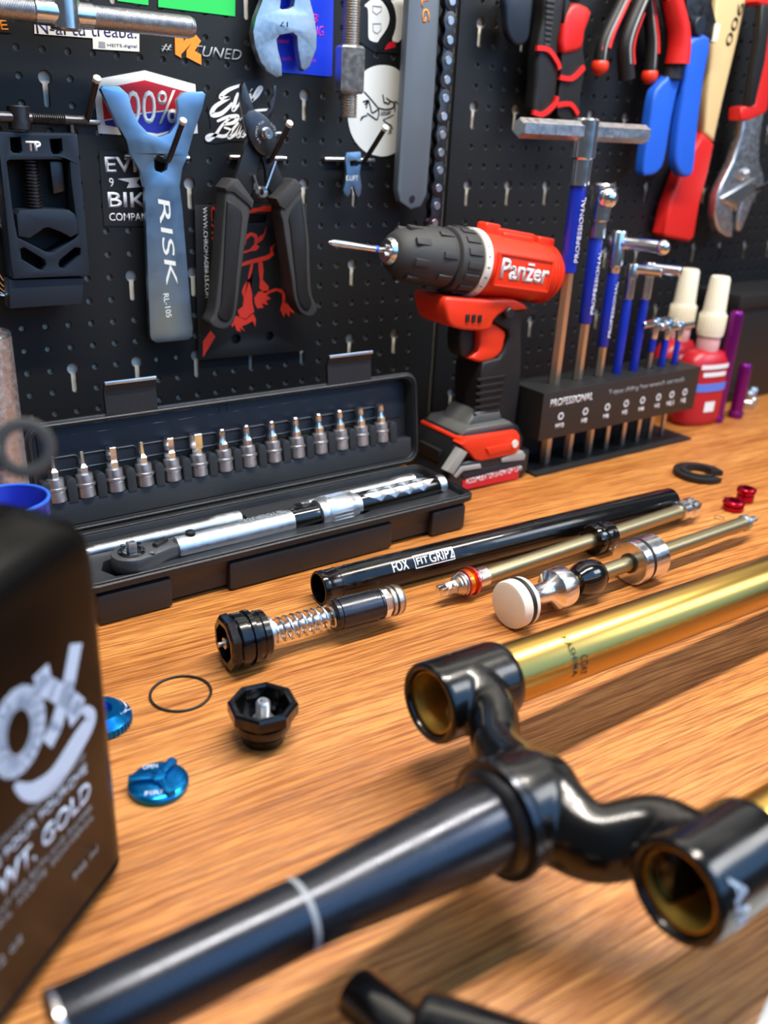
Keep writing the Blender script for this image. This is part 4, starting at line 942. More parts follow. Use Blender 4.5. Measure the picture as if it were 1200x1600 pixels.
p = O['pc_h2']; g = rod_handle(r, p, .766, (.0085, .0095), M_rubd); rod_handle(g, off(p[1:5], .0065), .762, (.0030, .0042), M_redd, name='red_inlay'); rod_handle(g, off(p[:5], -.0015), .7575, (.0014, .0014), M_greyl, name='grey_inlay')
p = O['pc_h4']; g = rod_handle(r, p, .766, (.010, .0125), M_rubd); rod_handle(g, p[:5], .7615, (.0115, .0145), M_redd, name='red_inlay')
bm = B(); cxa, cza = (O['pc_h2'][0][0] + O['pc_h4'][0][0]) / 2, O['pc_h2'][0][1]
prism(bm, [(O['pc_h2'][0][0] - .004, cza), (O['pc_h4'][0][0] + .004, cza), (cxa + .010, cza + .04), (cxa + .007, cza + .08), (cxa - .007, cza + .08), (cxa - .010, cza + .04)], .757, .769, bev=.002); fin('jaws', bm, M_steeld, r, world=True)
hanger(r, cxa, cza + .03, .769)
# blue-handled pliers
r = thing_at('blue_pliers', 'pliers with long blue dipped handles beside the hammer', 'pliers', O['pd_l'], .777)
grip(r, O['pd_l'], .760, .7755, M_blueg, .005); grip(r, O['pd_r'], .757, .7725, M_blueg, .005)
bm = B(); prism(bm, O['pd_jaw'], .762, .775, bev=.003); fin('jaws', bm, M_steeld, r, world=True)
j = O['pd_jaw']; bm = B(); cyl(bm, (j[2][0] + .008, .755, j[2][1] - .004), (j[2][0] + .008, .777, j[2][1] - .004), .010, 20, bev=.001); fin('pivot', bm, M_navy, r, world=True)
bm = B(); box(bm, j[4][0] - .012, j[4][0] - .001, .760, .776, j[4][1] - .004, j[4][1] + .017, .003); fin('ivory_stop', bm, M_ivory, r, world=True)
hanger(r, mid2(O['pd_jaw'])[0], O['pd_jaw'][0][1] - .01, .782)
# hammer
r = thing_at('hammer', 'hammer with pale wooden handle and red dipped grip, head out of view', 'hammer', O['ham_r'], .765)
bm = B(); prism(bm, O['ham_w'], .778, .796, bev=.005, seg=3); h = fin('wooden_handle', bm, M_hick, r, world=True, smooth=60)
bm = B(); prism(bm, O['ham_r'], .7765, .7975, bev=.005, seg=3); fin('red_grip', bm, M_redd, r, world=True, smooth=60)
t = O['ham_t']; down_text('900', h, M_blap, (t[0][0] + .018, t[2][1]), (t[0][0] + .030, t[2][1]), (t[0][0] + .004, t[0][1]), .7777, 0.01, name='stamp')
w = O['ham_w']; bm = B(); box(bm, w[0][0] - .05, w[7][0] + .05, .770, .7995, w[0][1] + .05, w[0][1] + .085, .004); fin('hammer_head', bm, M_steeld, r, world=True)
bm = B(); prism(bm, [w[0], w[7], (w[7][0] + .002, w[7][1] + .06), (w[0][0] + .002, w[0][1] + .06)], .779, .795); fin('handle_top', bm, M_hick, r, world=True)
hanger(r, w[0][0] + .02, w[0][1] + .044, .797)
# adjustable wrench
r = thing_at('adjustable_wrench', 'chrome adjustable wrench with red and black handle hanging at far right', 'wrench', O['aw_shank'], .770)
bm = B(); prism(bm, O['aw_red'], .758, .778, bev=.003, seg=3); fin('red_handle', bm, M_redd, r, world=True, smooth=60)
bm = B(); prism(bm, O['aw_blk'], .7555, .765, bev=.002); fin('black_inlay', bm, M_rubd, r, world=True, smooth=60)
bm = B(); prism(bm, O['aw_shank'], .763, .777, bev=.003, seg=3); fin('wrench_head', bm, M_steel, r, world=True, smooth=50)
bm = B(); prism(bm, O['aw_jaw'], .759, .768, bev=.002); fin('movable_jaw', bm, M_chrome, r, world=True, smooth=50)
x, z = O['aw_scr'][0]; bm = B(); pr = [(0, .004)]
for k in range(5): pr += [(.001 + k * .0026, .0062), (.002 + k * .0026, .0062), (.003 + k * .0026, .0046)]
lathe(bm, pr, along((x - .006, .762, z - .003), (1, 0, .35)), 16); fin('worm_screw', bm, M_steel, r, world=True)
hanger(r, O['aw_red'][0][0] + .012, O['aw_red'][0][1] - .006, .778)
# ---------------------------------------------------------------- cordless drill
dp = O['d_pts']; A0 = Vector((dp[0][0], .685, dp[0][1])); A1 = Vector((dp[1][0], .685, dp[1][1])); AD = (A1 - A0).normalized()
LD = (A1 - A0).length
r = thing('cordless_drill', 'red and black cordless drill with screwdriver bit standing on its battery', 'drill', (.61, .685, 0))
DM = along(A0, AD, (0, 0, 1))   # local z along the drill axis, x up
def dl(name, prof, m, seg=36, parent=None, **k):
    bm = B(); lathe(bm, prof, DM, seg); return fin(name, bm, m, parent or r, world=True, **k)
bit = dl('screwdriver_bit', [(-.0655, 0), (-.0645, .0012), (-.060, .0032), (-.012, .0032), (-.011, .0030), (0.004, .0030)], M_chrome, 12)
dl('blue_band', [(-.0145, .0034), (-.0115, .0034)], M_blueg, 12, bit)
ck = dl('chuck', [(.003, .013), (.006, .0175), (.012, .0215), (.024, .0248), (.030, .0255), (.032, .0262), (.058, .0282), (.062, .0284), (.0655, .0275), (.0665, .0255)], M_rub, 48)
dl('chuck_nose', [(-.002, .006), (-.002, .0105), (.001, .0125), (.005, .0128)], M_chrome, 28, ck)
for k in range(3):
    a = 2 * PI * k / 3 + .5
    bm = B(); box(bm, .0022, .0058, -.0016, .0016, -.0045, .002, .0004, DM @ Matrix.Rotation(a, 4, 'Z')); fin('jaw', bm, M_steel, ck, world=True)
for k in range(8):
    a = 2 * PI * k / 8 + .2
    bm = B(); box(bm, .0225, .0262, -.0035, .0035, .016, .034, .0012, DM @ Matrix.Rotation(a, 4, 'Z')); fin('grip_lug', bm, M_rub, ck, world=True)
    bm = B(); box(bm, .0262, .0293, -.0030, .0030, .046, .062, .0010, DM @ Matrix.Rotation(a + .39, 4, 'Z')); fin('grip_lug', bm, M_rub, ck, world=True)
cl = dl('torque_collar', [(.0665, .0275), (.068, .0305), (.072, .0312), (.092, .0316), (.094, .0316)], M_rub, 48)
for k in range(16):
    a = 2 * PI * k / 16
    bm = B(); box(bm, .0305, .0328, -.0034, .0034, .074, .091, .0008, DM @ Matrix.Rotation(a, 4, 'Z')); fin('collar_rib', bm, M_rub, cl, world=True)
wr = dl('number_ring', [(.094, .0315), (.0945, .0335), (.103, .0335), (.104, .0325)], M_white, 48)
for k in range(9):
    a = PI * .5 + (k - 3) * .30
    M2 = DM @ Matrix.Rotation(a, 4, 'Z')
    bm = B(); box(bm, .0335, .0338, -.0004, .0004, .0965, .0995, 0, M2); fin('ring_mark', bm, M_blap, wr, world=True, smooth=0)
body = dl('motor_housing', [(.104, .030), (.106, .0318), (.175, .0310), (.190, .0300), (.204, .0290), (.213, .0255), (.218, .018), (.220, .008), (.220, 0)], M_red, 48)
for k in range(4):
    dl('vent_rib', [(.186 + k * .0055, .0294), (.1868 + k * .0055, .0308), (.1888 + k * .0055, .0303), (.1896 + k * .0055, .0285)], M_red, 48, body)
# top ridge clip
def top_piece(name, s0, s1, h0, h1, wd, m=M_red):
    bm = B(); box(bm, h0, h1, -wd, wd, s0, s1, .0028, DM, 3); return fin(name, bm, m, r, world=True)
top_piece('top_rail', .108, .128, .024, .0405, .0075); top_piece('top_rail', .124, .176, .024, .0375, .0085); top_piece('top_rail', .182, .206, .022, .0365, .0085)
bm = B(); box(bm, .0225, .0345, -.0115, .0115, .130, .172, .003, DM, 3); fin('top_rail', bm, M_red, r, world=True)
# name plate on the side that faces the viewer
yn = DM.to_3x3() @ Vector((0, 1, 0)); sgn = -1 if yn.y > 0 else 1
bm = B(); box(bm, -.0165, .0155, min(sgn * .0265, sgn * .0318), max(sgn * .0265, sgn * .0318), .110, .186, .0012, DM); npl = fin('name_plate', bm, M_red, r, world=True)
for (u0, u1, s0, s1) in ((-.0165, -.0145, .110, .186), (.0135, .0155, .110, .186), (-.0145, .0135, .110, .112), (-.0145, .0135, .184, .186)):
    bm = B(); box(bm, u0, u1, min(sgn * .0318, sgn * .0328), max(sgn * .0318, sgn * .0328), s0, s1, .0003, DM); fin('plate_border', bm, M_red, npl, world=True)
up = DM.to_3x3() @ Vector((1, 0, 0)); o = DM @ Vector((-.0085, sgn * .0323, .1155))
b2 = text_bm('Panzer', .067, .0195, 0.06); b2.transform(frame2(o, AD, up)); fin('lettering', b2, M_wht, npl, world=True, smooth=0)
o = DM @ Vector((.0075, sgn * .0323, .1505)); bm = B(); b2 = B(); box(b2, 0, .009, 0, .0022, 0, .0003); b2.transform(frame2(o, AD, up)); merge(bm, b2); fin('lettering', bm, M_wht, npl, world=True, smooth=0)
poly_part('lower_housing', smooth_poly(O['d_low'], 2), .660, .710, M_red, r, bev=.006, smooth=60)
poly_part('trigger_guard', smooth_poly(O['d_trigred'], 2), .667, .703, M_red, r, bev=.004, smooth=60)
poly_part('trigger', smooth_poly(O['d_trig'], 2), .674, .696, M_blk, r, bev=.003, smooth=60)
hd = poly_part('handle_grip', smooth_poly(O['d_handle'], 2), .664, .706, M_blkm, r, bev=.009, smooth=60)
hx = O['d_handle']
for k in range(6):
    z = .075 + k * .0075; bm = B(); box(bm, .598, .632 + .001 * k, .6625, .6665, z, z + .0028, .001); fin('grip_rib', bm, M_blkm, hd, world=True)
for k in range(3):
    bm = B(); box(bm, .572 + k * .008, .5765 + k * .008, .6585, .6625, .176 - k * .001, .184 - k * .001, .0008); fin('housing_mark', bm, M_steeld, r, world=True)
bm = B(); cyl(bm, (.628, .656, .181), (.628, .663, .181), .0058, 16, bev=.001); fin('direction_switch', bm, M_blk, r, world=True)
# foot and battery
bt = O['bt_pts']
bm = B()
prism(bm, [(.556, .018), (.566, .002), (.658, .002), (.666, .010), (.664, .045), (.654, .060), (.642, .064), (.580, .064), (.570, .056), (.556, .030)], .652, .722, bev=.006, seg=3); ft = fin('foot', bm, M_blk, r, world=True, smooth=50)
bm = B(); prism(bm, [(.553, .020), (.562, 0), (.660, 0), (.668, .008), (.668, .032), (.560, .034)], .645, .725, bev=.004, seg=3); bat = fin('battery', bm, M_blk, r, world=True, smooth=50)
bm = B(); prism(bm, [(.5760, .061), (.648, .061), (.640, .0665), (.582, .0670)], .652, .716, bev=.002, seg=2); prism(bm, [(.588, .064), (.640, .064), (.634, .078), (.600, .080)], .662, .708, bev=.006, seg=3); fin('foot_top', bm, mat('mid_grey_plastic', rgb(84, 84, 82), .5), ft, world=True, smooth=60)
poly_part('red_panel', O['bt_red'], .6435, .660, M_red, ft, bev=.003, smooth=50)
poly_part('release_clip', O['bt_clip'], .6415, .646, M_red, ft, bev=.0015)
bm = B(); cyl(bm, (.6395, .6400, .045), (.6395, .6420, .045), .0042, 16); fin('clip_screw', bm, M_white, ft, world=True)
bm = B(); sweep(bm, [(.5725, .646, .0565), (.5715, .660, .0570), (.5715, .716, .0575)], .0026, 8); fin('red_strip', bm, M_red, ft, world=True)
poly_part('silver_strip', O['bt_strip'], .6425, .653, M_greyl, ft, bev=.0015)
lab = poly_part('battery_label', O['bt_lab'], .6443, .6455, M_redst, bat, smooth=0)
q = O['bt_lab']; b2 = text_bm('ACCUMULATOR Li-ION 12V 1.5Ah', .080, .0062, 0.01); d = Vector((q[1][0] - q[0][0], 0, q[1][1] - q[0][1])); b2.transform(frame2((q[3][0] + .004, .6443, q[3][1] + .0055), d, (0, 0, 1))); fin('lettering', b2, M_wht, lab, world=True, smooth=0)
poly_part('grey_edge', O['bt_grey'], .6430, .650, M_greyl, bat, bev=.001)
poly_part('grey_edge', O['bt_grey2'], .6430, .650, M_greyl, bat, bev=.001)
poly_part('blue_edge', O['bt_blue'], .6438, .650, M_navy, bat, bev=.0006)
bm = B(); box(bm, .5545, .5600, .664, .700, .031, .044, .001); fin('vent_slot', bm, M_rubd, ft, world=True)

# ---------------------------------------------------------------- T-handle key rack
r = thing('key_rack', 'black folded-steel rack with white lettering holding the T-handle keys', 'tool rack', (.81, .67, 0))
bm = B(); box(bm, .676, .950, .6395, .720, 0, .003, .0006); fin('base_plate', bm, M_blkm, r, world=True)
sh = O['rk_sh']; tp = O['rk_tops']
bm = B(); prism(bm, [(.672, .640), (.939, .640), (.939, .692), (.672, .692)], .0940, .0965, plane='XY', holes=[circ(x, .665, .0062, 12) for x in [p[0] for p in sh]]); fin('top_plate', bm, M_blkm, r, world=True)
fp = B(); box(fp, .672, .939, .6385, .6400, .0435, .0965, .0003); front = fin('front_panel', fp, mat('rack_front', rgb(38, 32, 29), .5), r, world=True)
bm = B(); box(bm, .672, .939, .6925, .6945, .003, .0965); fin('back_panel', bm, M_blkm, r, world=True)
bm = B(); box(bm, .672, .6735, .640, .692, .0435, .094); fin('side_panel', bm, M_blkm, r, world=True)
b2 = text_bm('PROFESSIONAL', .066, .0085, 0.012, .1); b2.transform(frame2((.683, .6385, .0800), (1, 0, 0), (0, 0, 1))); fin('lettering', b2, M_wht, front, world=True, smooth=0)
b2 = text_bm('T-type sliding hex wrench set tools', .135, .0075, 0.01); b2.transform(frame2((.775, .6385, .0800), (1, 0, 0), (0, 0, 1))); fin('lettering', b2, M_grey, front, world=True, smooth=0)
for i in range(8):
    x, z = O['rk_i%d' % i][0]; x -= .001
    z = .0645
    bm = B(); lathe(bm, [(0, .0046), (0, .0030), (.0002, .0030), (.0002, .0046)], T(x, .6385, z + .003) @ Matrix.Rotation(PI / 2, 4, 'X'), 6, closed=True); fin('size_icon', bm, M_wht, front, world=True, smooth=0)
    b2 = text_bm(['H10', 'H8', 'H6', 'H5', 'H4', 'H3', 'H2.5', 'H2'][i], None, .0055, 0.02); ww = max(v.co.x for v in b2.verts); b2.transform(frame2((x - ww / 2, .6385, z - .0105), (1, 0, 0), (0, 0, 1))); fin('lettering', b2, M_wht, front, world=True, smooth=0)
ordn = ['tallest', 'second tallest', 'third', 'fourth', 'fifth', 'sixth', 'seventh', 'last']
TK = [  # shaft r, top z, blue z0, z1, bar angle deg, bar half length, ferrule r
 (.0056, .3620, .2165, .3020, 0, .090, .0105), (.0048, .3020, .1600, .2500, 50, .040, .0088), (.0042, .2540, .1310, .2130, -72, .028, .0070),
 (.0034, .2180, .0860, .1820, -60, .018, .0060), (.0034, .2180, .0860, .1800, -70, .020, .0062), (.0030, .1540, .1160, .1320, 10, .030, .0050), (.0028, .1500, .0920, .1290, 20, .028, .0046), (.0024, .1450, .0920, .1250, 5, .028, .0042)]
for i, (sr, zt, b0, b1, ang, hl, fr) in enumerate(TK):
    sr *= 1.18; fr *= 1.22
    x = sh[i][0]
    k = thing('t_handle_key', 'T-handle hex key with blue sleeve, %s from the drill side of the rack' % ['first and tallest', 'second', 'third', 'fourth', 'fifth', 'sixth', 'seventh', 'eighth and last'][i], 'hex key', (x, .665, .003), group='T-handle hex keys in the rack')
    bm = B(); lathe(bm, [(0, 0), (.0, sr * .85), (.002, sr), (zt - .02, sr)], Matrix.Identity(4), 6 if i < 3 else 10); fin('shaft', bm, M_shaftbz, k)
    bm = B(); lathe(bm, [(b0 - .003, sr * 1.15), (b0 - .002, sr * 1.27), (b1 - .004, sr * 1.27), (b1 - .003, sr * 1.15)], Matrix.Identity(4), 20); sl = fin('blue_sleeve', bm, M_blue, k)
    bm = B(); z0 = b1 - .003
    lathe(bm, [(z0, sr * 1.3), (z0 + .001, fr * .82), (zt - .038 if i < 3 else zt - .016, fr * .82), (zt - .036 if i < 3 else zt - .015, fr), (zt - .002, fr), (zt, fr * .85), (zt, 0)], Matrix.Identity(4), 24); fin('ferrule', bm, M_chrome, k)
    bm = B(); d = Vector((math.cos(math.radians(ang)), math.sin(math.radians(ang)), 0)); zb = zt - (.012 if i < 3 else .006); br = fr * (.75 if i else .72)
    lathe(bm, [(-hl, br * .8), (-hl + .001, br), (hl - .001, br), (hl, br * .8)], along(d * (hl * .8 if i in (2, 3, 4) else 0) + Vector((0, 0, zb)), d), 6 if i == 0 else 12); fin('cross_bar', bm, M_chrome if i else M_steel, k, smooth=25)
    if i in (1, 2):
        for e in (-1, 1):
            bm = B(); bmesh.ops.create_uvsphere(bm, u_segments=16, v_segments=10, radius=br * 1.25, matrix=T(d.x * hl * (e + (.8 if i == 2 else 0)), d.y * hl * (e + (.8 if i == 2 else 0)), zb)); fin('bar_knob', bm, M_chrome, k)
    if i < 3:
        b2 = text_bm('PROFESSIONAL', (b1 - b0) * .75, sr * .9, 0.01); b2.transform(frame2((sr * .45, -sr * 1.46, b0 + .008), (0, 0, 1), (-1, 0, 0))); fin('lettering', b2, M_wht, sl, smooth=0)

# ---------------------------------------------------------------- red bottles, purple tubes, black box
def threadlock(x, y, label, rz):
    k = thing('thread_locker_bottle', label, 'bottle', (x, y, 0), rz, group='red bottles beside the key rack')
    bm = B(); W_, D_ = .037, .022; prof = [(0, .90), (.004, 1.0), (.010, 1.02), (.075, 1.0), (.086, .94), (.096, .72), (.100, .42)]
    rings = []
    for z, s_ in prof:
        rings.append([bm.verts.new((W_ * s_ * (abs(math.cos(a)) ** .8) * (1 if math.cos(a) > 0 else -1), D_ * s_ * (abs(math.sin(a)) ** .8) * (1 if math.sin(a) > 0 else -1), z)) for a in [2 * PI * i / 36 for i in range(36)]])
    for A_, C_ in zip(rings, rings[1:]):
        for i in range(36): bm.faces.new((A_[i], A_[(i + 1) % 36], C_[(i + 1) % 36], C_[i]))
    bm.faces.new(rings[0]); bm.faces.new(rings[-1]); b_ = fin('bottle_body', bm, M_crim, k, smooth=50)
    bm = B(); lathe(bm, [(.098, .0135), (.104, .0145), (.118, .0145), (.120, .0135)], seg=28); fin('neck', bm, mat('pink_translucent', rgb(222, 170, 170), .4), k)
    bm = B(); lathe(bm, [(.118, .0165), (.121, .0170), (.146, .0160), (.148, .0148), (.150, .0142), (.190, .0125), (.193, .0110), (.193, 0)], seg=28); cpp = fin('nozzle_cap', bm, M_ivory, k)
    for i in range(24):
        a = 2 * PI * i / 24; bm = B(); box(bm, .0160, .0174, -.0006, .0006, .123, .145, .0002, Matrix.Rotation(a, 4, 'Z')); fin('cap_rib', bm, M_ivory, cpp)
    for z, h_, m_, w_ in ((.048, .011, M_labblue, .028), (.068, .006, M_wht, .020), (.078, .006, M_wht, .024), (.020, .014, M_wht, .009)):
        bm = B(); n = 10; pts = []
        for j in range(n + 1):
            xx = -w_ + 2 * w_ * j / n; yy = -D_ * (max(0, 1 - (abs(xx) / (W_ * 1.02)) ** 2.5)) ** .4 * 1.02 - .0006; pts.append((xx, yy))
        vs = [[bm.verts.new((p[0], p[1], zz)) for p in pts] for zz in (z, z + h_)]
        for j in range(n): bm.faces.new((vs[0][j], vs[0][j + 1], vs[1][j + 1], vs[1][j]))
        fin('label_band', bm, m_, b_)
    return k
threadlock(1.020, .690, 'red bottle with ivory nozzle cap standing nearer the purple tubes', math.radians(-8))
threadlock(1.035, .748, 'red bottle with ivory nozzle cap mostly hidden behind the other red bottle', math.radians(8))
def ptube(x, y, h, label):
    k = thing('anodized_tube', label, 'tube', (x, y, 0))
    bm = B(); lathe(bm, [(0, .0095), (.004, .0100), (.009, .0100), (.010, .0086), (h - .006, .0086), (h - .003, .0082), (h, .0062), (h, .0040), (h - .02, .0040), (h - .02, 0)], seg=28); fin('tube_body', bm, M_purple, k)
    bm = B(); torus(bm, .0098, .0010, T(0, 0, .0065), 32, 8); fin('end_ring', bm, M_purple, k)
ptube(1.049, .675, .150, 'taller purple anodized tube standing beside the red bottles')
ptube(1.092, .674, .076, 'shorter purple anodized tube standing right of the tall one')
k = thing('storage_box', 'black box standing at the right edge behind the purple tubes', 'box', (1.22, .76, 0))
bm = B(); box(bm, 1.120, 1.42, .722, .795, 0, .150, .004); fin('box_body', bm, M_blk, k, world=True)
bm = B(); box(bm, 1.117, 1.423, .718, .798, .138, .158, .003); fin('box_lid', bm, M_blkm, k, world=True)
for i, (x, y) in enumerate(((1.150, .694), (1.170, .702))):
    k = thing('small_fitting', ['small steel fitting on the bench beside the short purple tube', 'small steel fitting at the right edge before the black box'][i], 'fitting', (x, y, 0))
    bm = B(); lathe(bm, [(0, .009), (.002, .010), (.010, .010), (.012, .008)], seg=6); fin('hex_base', bm, M_steel, k, smooth=20)
    bm = B(); lathe(bm, [(.012, .006), (.020, .006), (.022, .007), (.026, .005), (.026, 0)], seg=20); fin('stem', bm, M_zinc, k)

# ---------------------------------------------------------------- torque wrench case
CX0, CX1, CY0, CY1, CH = .157, .528, .5745, .664, .034
r = thing('tool_case', 'open black plastic torque wrench case with lid raised', 'case', ((CX0 + CX1) / 2, .62, 0))
def taper_shell(x0, x1, y0, y1, h, wall, inset, rad):
    """open tray: outer rounded-rectangle loft, inner loft"""
    bm = B()
    def ring(i, z, rr): return [bm.verts.new((p[0], p[1], z)) for p in rrect(x0 + i, x1 - i, y0 + i, y1 - i, rr, 5)]
    R_ = [ring(inset + .003, 0, rad), ring(inset, .003, rad), ring(.002, h - .006, rad), ring(-.0015, h - .0055, rad), ring(-.0015, h - .001, rad), ring(-.0005, h, rad), ring(wall - .0005, h, rad - wall * .5), ring(wall, h - .001, rad - wall * .5), ring(wall + .001, .004, rad - wall * .5)]
    for A_, C_ in zip(R_, R_[1:]):
        n = len(A_)
        for i in range(n): bm.faces.new((A_[i], A_[(i + 1) % n], C_[(i + 1) % n], C_[i]))
    bm.faces.new(R_[0]); bm.faces.new(R_[-1])
    return bm
base = fin('case_base', taper_shell(CX0, CX1, CY0, CY1, CH, .004, .007, .012), M_case, r, world=True, smooth=40)
# fitted insert with pockets
wp = [(a_ - .003, b_ - .0085) for a_, b_ in [(.190, .601), (.205, .597), (.222, .603), (.238, .605), (.350, .609), (.378, .606), (.420, .606), (.430, .609), (.515, .610), (.520, .618), (.515, .632), (.430, .633), (.420, .635), (.378, .634), (.350, .630), (.238, .627), (.222, .629), (.205, .633), (.190, .628), (.184, .615)]]
e1 = [(.164, .636), (.295, .634), (.322, .633), (.322, .651), (.295, .649), (.164, .647)]
e2 = [(.372, .634), (.475, .634), (.510, .632), (.510, .651), (.475, .649), (.372, .647)]
bm = B(); prism(bm, rrect(CX0 + .0052, CX1 - .0052, CY0 + .0052, CY1 - .0052, .008), .010, .0285, plane='XY', holes=[wp, e1, e2], bev=.0007); fin('fitted_insert', bm, M_casein, base, world=True)
for (a, b_) in ((.166, .224), (.272, .432), (.477, .517)):
    bm = B(); box(bm, a, b_, CY0 - .0015, CY0 + .010, .0010, CH - .0085, .003); fin('front_panel', bm, M_case, base, world=True)
bm = B(); torus_pts = [(p[0], p[1], CH + .0004) for p in rrect(CX0 + .0015, CX1 - .0015, CY0 + .0015, CY1 - .0015, .010, 5)]
sweep(bm, torus_pts, .0009, 6, closed=True); fin('rim_bead', bm, M_case, base, world=True)
bm = B(); box(bm, CX0 + .02, CX1 - .02, CY1 - .001, CY1 + .004, CH - .006, CH + .002, .002); fin('hinge', bm, M_case, base, world=True)
# lid frame: u along x, v up the lid, w towards the back
LA = math.radians(8.0)
LM = Matrix(((1, 0, 0, CX0), (0, math.sin(LA), math.cos(LA), CY1 + .004), (0, math.cos(LA), -math.sin(LA), CH + .002), (0, 0, 0, 1)))
LW, LH, LDp = CX1 - CX0 + .006, .0905, .026
def lidpart(name, bm, m, parent, **k):
    bm.transform(LM); return fin(name, bm, m, parent, world=True, **k)
bm = B()
def lring(i, w_, rr): return [bm.verts.new((p[0], p[1], w_)) for p in rrect(-.003 + i, LW - .003 - i, i, LH - i, rr, 6)]
R_ = [lring(.008, LDp, .012), lring(.004, LDp - .002, .013), lring(.001, .006, .014), lring(-.001, .005, .014), lring(-.001, .0005, .014), lring(0, 0, .014), lring(.004, 0, .012), lring(.0045, .001, .012), lring(.0065, .013, .010)]
for A_, C_ in zip(R_, R_[1:]):
    n = len(A_)
    for i in range(n): bm.faces.new((A_[i], A_[(i + 1) % n], C_[(i + 1) % n], C_[i]))
bm.faces.new(R_[0]); bm.faces.new(R_[-1])
lid = lidpart('case_lid', bm, M_case, r, smooth=40)
bm = B(); sweep(bm, [(p[0], p[1], -.0006) for p in rrect(-.001, LW - .005, .002, LH - .002, .012, 6)], .0012, 6, closed=True); lidpart('rim_bead', bm, M_case, lid)
bits = [.1707, .1940, .2186, .2437, .2683, .2930, .3173, .3410, .3665, .3915, .4163, .4398, .4636, .4875]
bits = [b_ + .002 for b_ in bits]
# holder block and dividers
bm = B(); box(bm, .004, LW - .010, .005, .0255, .0015, .0125, .0015); lidpart('bit_holder', bm, M_casein, lid)
edges_u = [(a + b_) / 2 - CX0 for a, b_ in zip(bits, bits[1:])] 
for u in [bits[0] - .0125 - CX0 if bits[0] - .0125 - CX0 > .007 else .007] + edges_u + [bits[-1] + .0125 - CX0]:
    wv = .0038
    pts = [(u - wv, .024), (u + wv, .024), (u + wv, .0405)] + [(u + wv * math.cos(a), .0405 + wv * 1.1 * math.sin(a)) for a in [PI * i / 6 for i in range(1, 6)]] + [(u - wv, .0405)]
    bm = B(); prism(bm, pts, .0005, .0128, plane='XY', bev=.0010); lidpart('divider', bm, M_casein, lid, smooth=40)
for (a, b_) in ((.012, .165), (.172, .352)):
    bm = B(); sweep(bm, [(p[0], p[1], .0125) for p in rrect(a, b_, .0765, .084, .0025, 4)], .0010, 6, closed=True); lidpart('lid_ridge', bm, M_navy, lid)
bm = B(); box(bm, .008, LW - .014, .0460, .0840, .0118, .0135, .0005); lidpart('lid_panel', bm, M_navy, lid)
for k in range(13):
    u = edges_u[k] if k < len(edges_u) else 0
    bm = B(); sweep(bm, [(p[0], p[1], .0115) for p in rrect(u - .010, u + .010, .049, .060, .003, 4)], .0009, 6, closed=True); lidpart('lid_ridge', bm, M_navy, lid)
for (a, b_) in ((.2175 - CX0 + .001, .2605 - CX0 + .001), (.4275 - CX0, .4760 - CX0)):
    bm = B(); prism(bm, [(LH - .004, -.001), (LH + .018, -.0015), (LH + .026, -.0055), (LH + .0275, -.004), (LH + .0195, .001), (LH + .016, .0025), (LH - .004, .003)], a, b_, plane='YZ')
    # YZ prism gives x=a..b, y=v, z=w
    lt = lidpart('latch', bm, M_case, lid, smooth=20)
    bm = B(); box(bm, a, b_, LH + .0245, LH + .0275, -.0065, -.0040, .0008); lidpart('latch_lip_glint', bm, M_steel, lt)  # steel colour stands in for the highlight on the black folded lip

# bit sockets: each a thing of its own, standing in the lid
ords = ['first', 'second', 'third', 'fourth', 'fifth', 'sixth', 'seventh', 'eighth', 'ninth', 'tenth', 'eleventh', 'twelfth', 'thirteenth', 'last']
kinds = ['hex', 'hex', 'hexL', 'hex', 'hexL', 'hexXL', 'torx', 'torx', 'torx', 'torx', 'torx', 'slot', 'phil', 'phil']
def bit_socket(kind):
    k = thing('bit_socket', '', 'bit socket')
    bm = B(); pr = [(0, 0), (0, .0056), (.0008, .0062), (.0088, .0062), (.0094, .0058), (.0098, .0066), (.0118, .0066), (.0122, .0060), (.0190, .0057), (.0196, .0050), (.0196, 0)]
    pr = [(a_, b_ * 1.22) for a_, b_ in pr]; lathe(bm, pr, seg=24); sk = fin('socket_body', bm, M_steel, k, smooth=30)
    for j in range(18):
        a = 2 * PI * j / 18; bm = B(); box(bm, .0078, .0083, -.0005, .0004, .0100, .0116, 0, Matrix.Rotation(a, 4, 'Z')); fin('knurl', bm, M_steel, sk, smooth=0)
    r0 = {'hex': .0030, 'hexL': .0037, 'hexXL': .0050, 'torx': .0033, 'slot': .0034, 'phil': .0034}[kind]
    bm = B()
    if kind == 'hexXL': pr = [(.0190, .0038), (.0240, .0038), (.0250, .0052), (.0370, .0052), (.0376, .0048)]
    elif kind == 'hexL': pr = [(.0190, .0044), (.0250, .0044), (.0265, .0034), (.0280, .0040), (.0370, .0040), (.0376, .0036)]
    elif kind == 'hex': pr = [(.0190, .0040), (.0250, .0040), (.0275, .0020), (.0290, .0020), (.0375, .0017), (.0378, .0014)]
    else: pr = [(.0190, .0042), (.0245, .0042), (.0270, .0030), (.0305, .0027), (.0315, .0030), (.0370, .0027), (.0378, .0015 if kind == 'phil' else .0022)]
    pr = [(a_, b_ * 1.22) for a_, b_ in pr]; lathe(bm, pr, seg=6 if kind.startswith('hex') else 12); fin('bit_tip', bm, M_chrome, k, smooth=25)
    return k
protos = {}
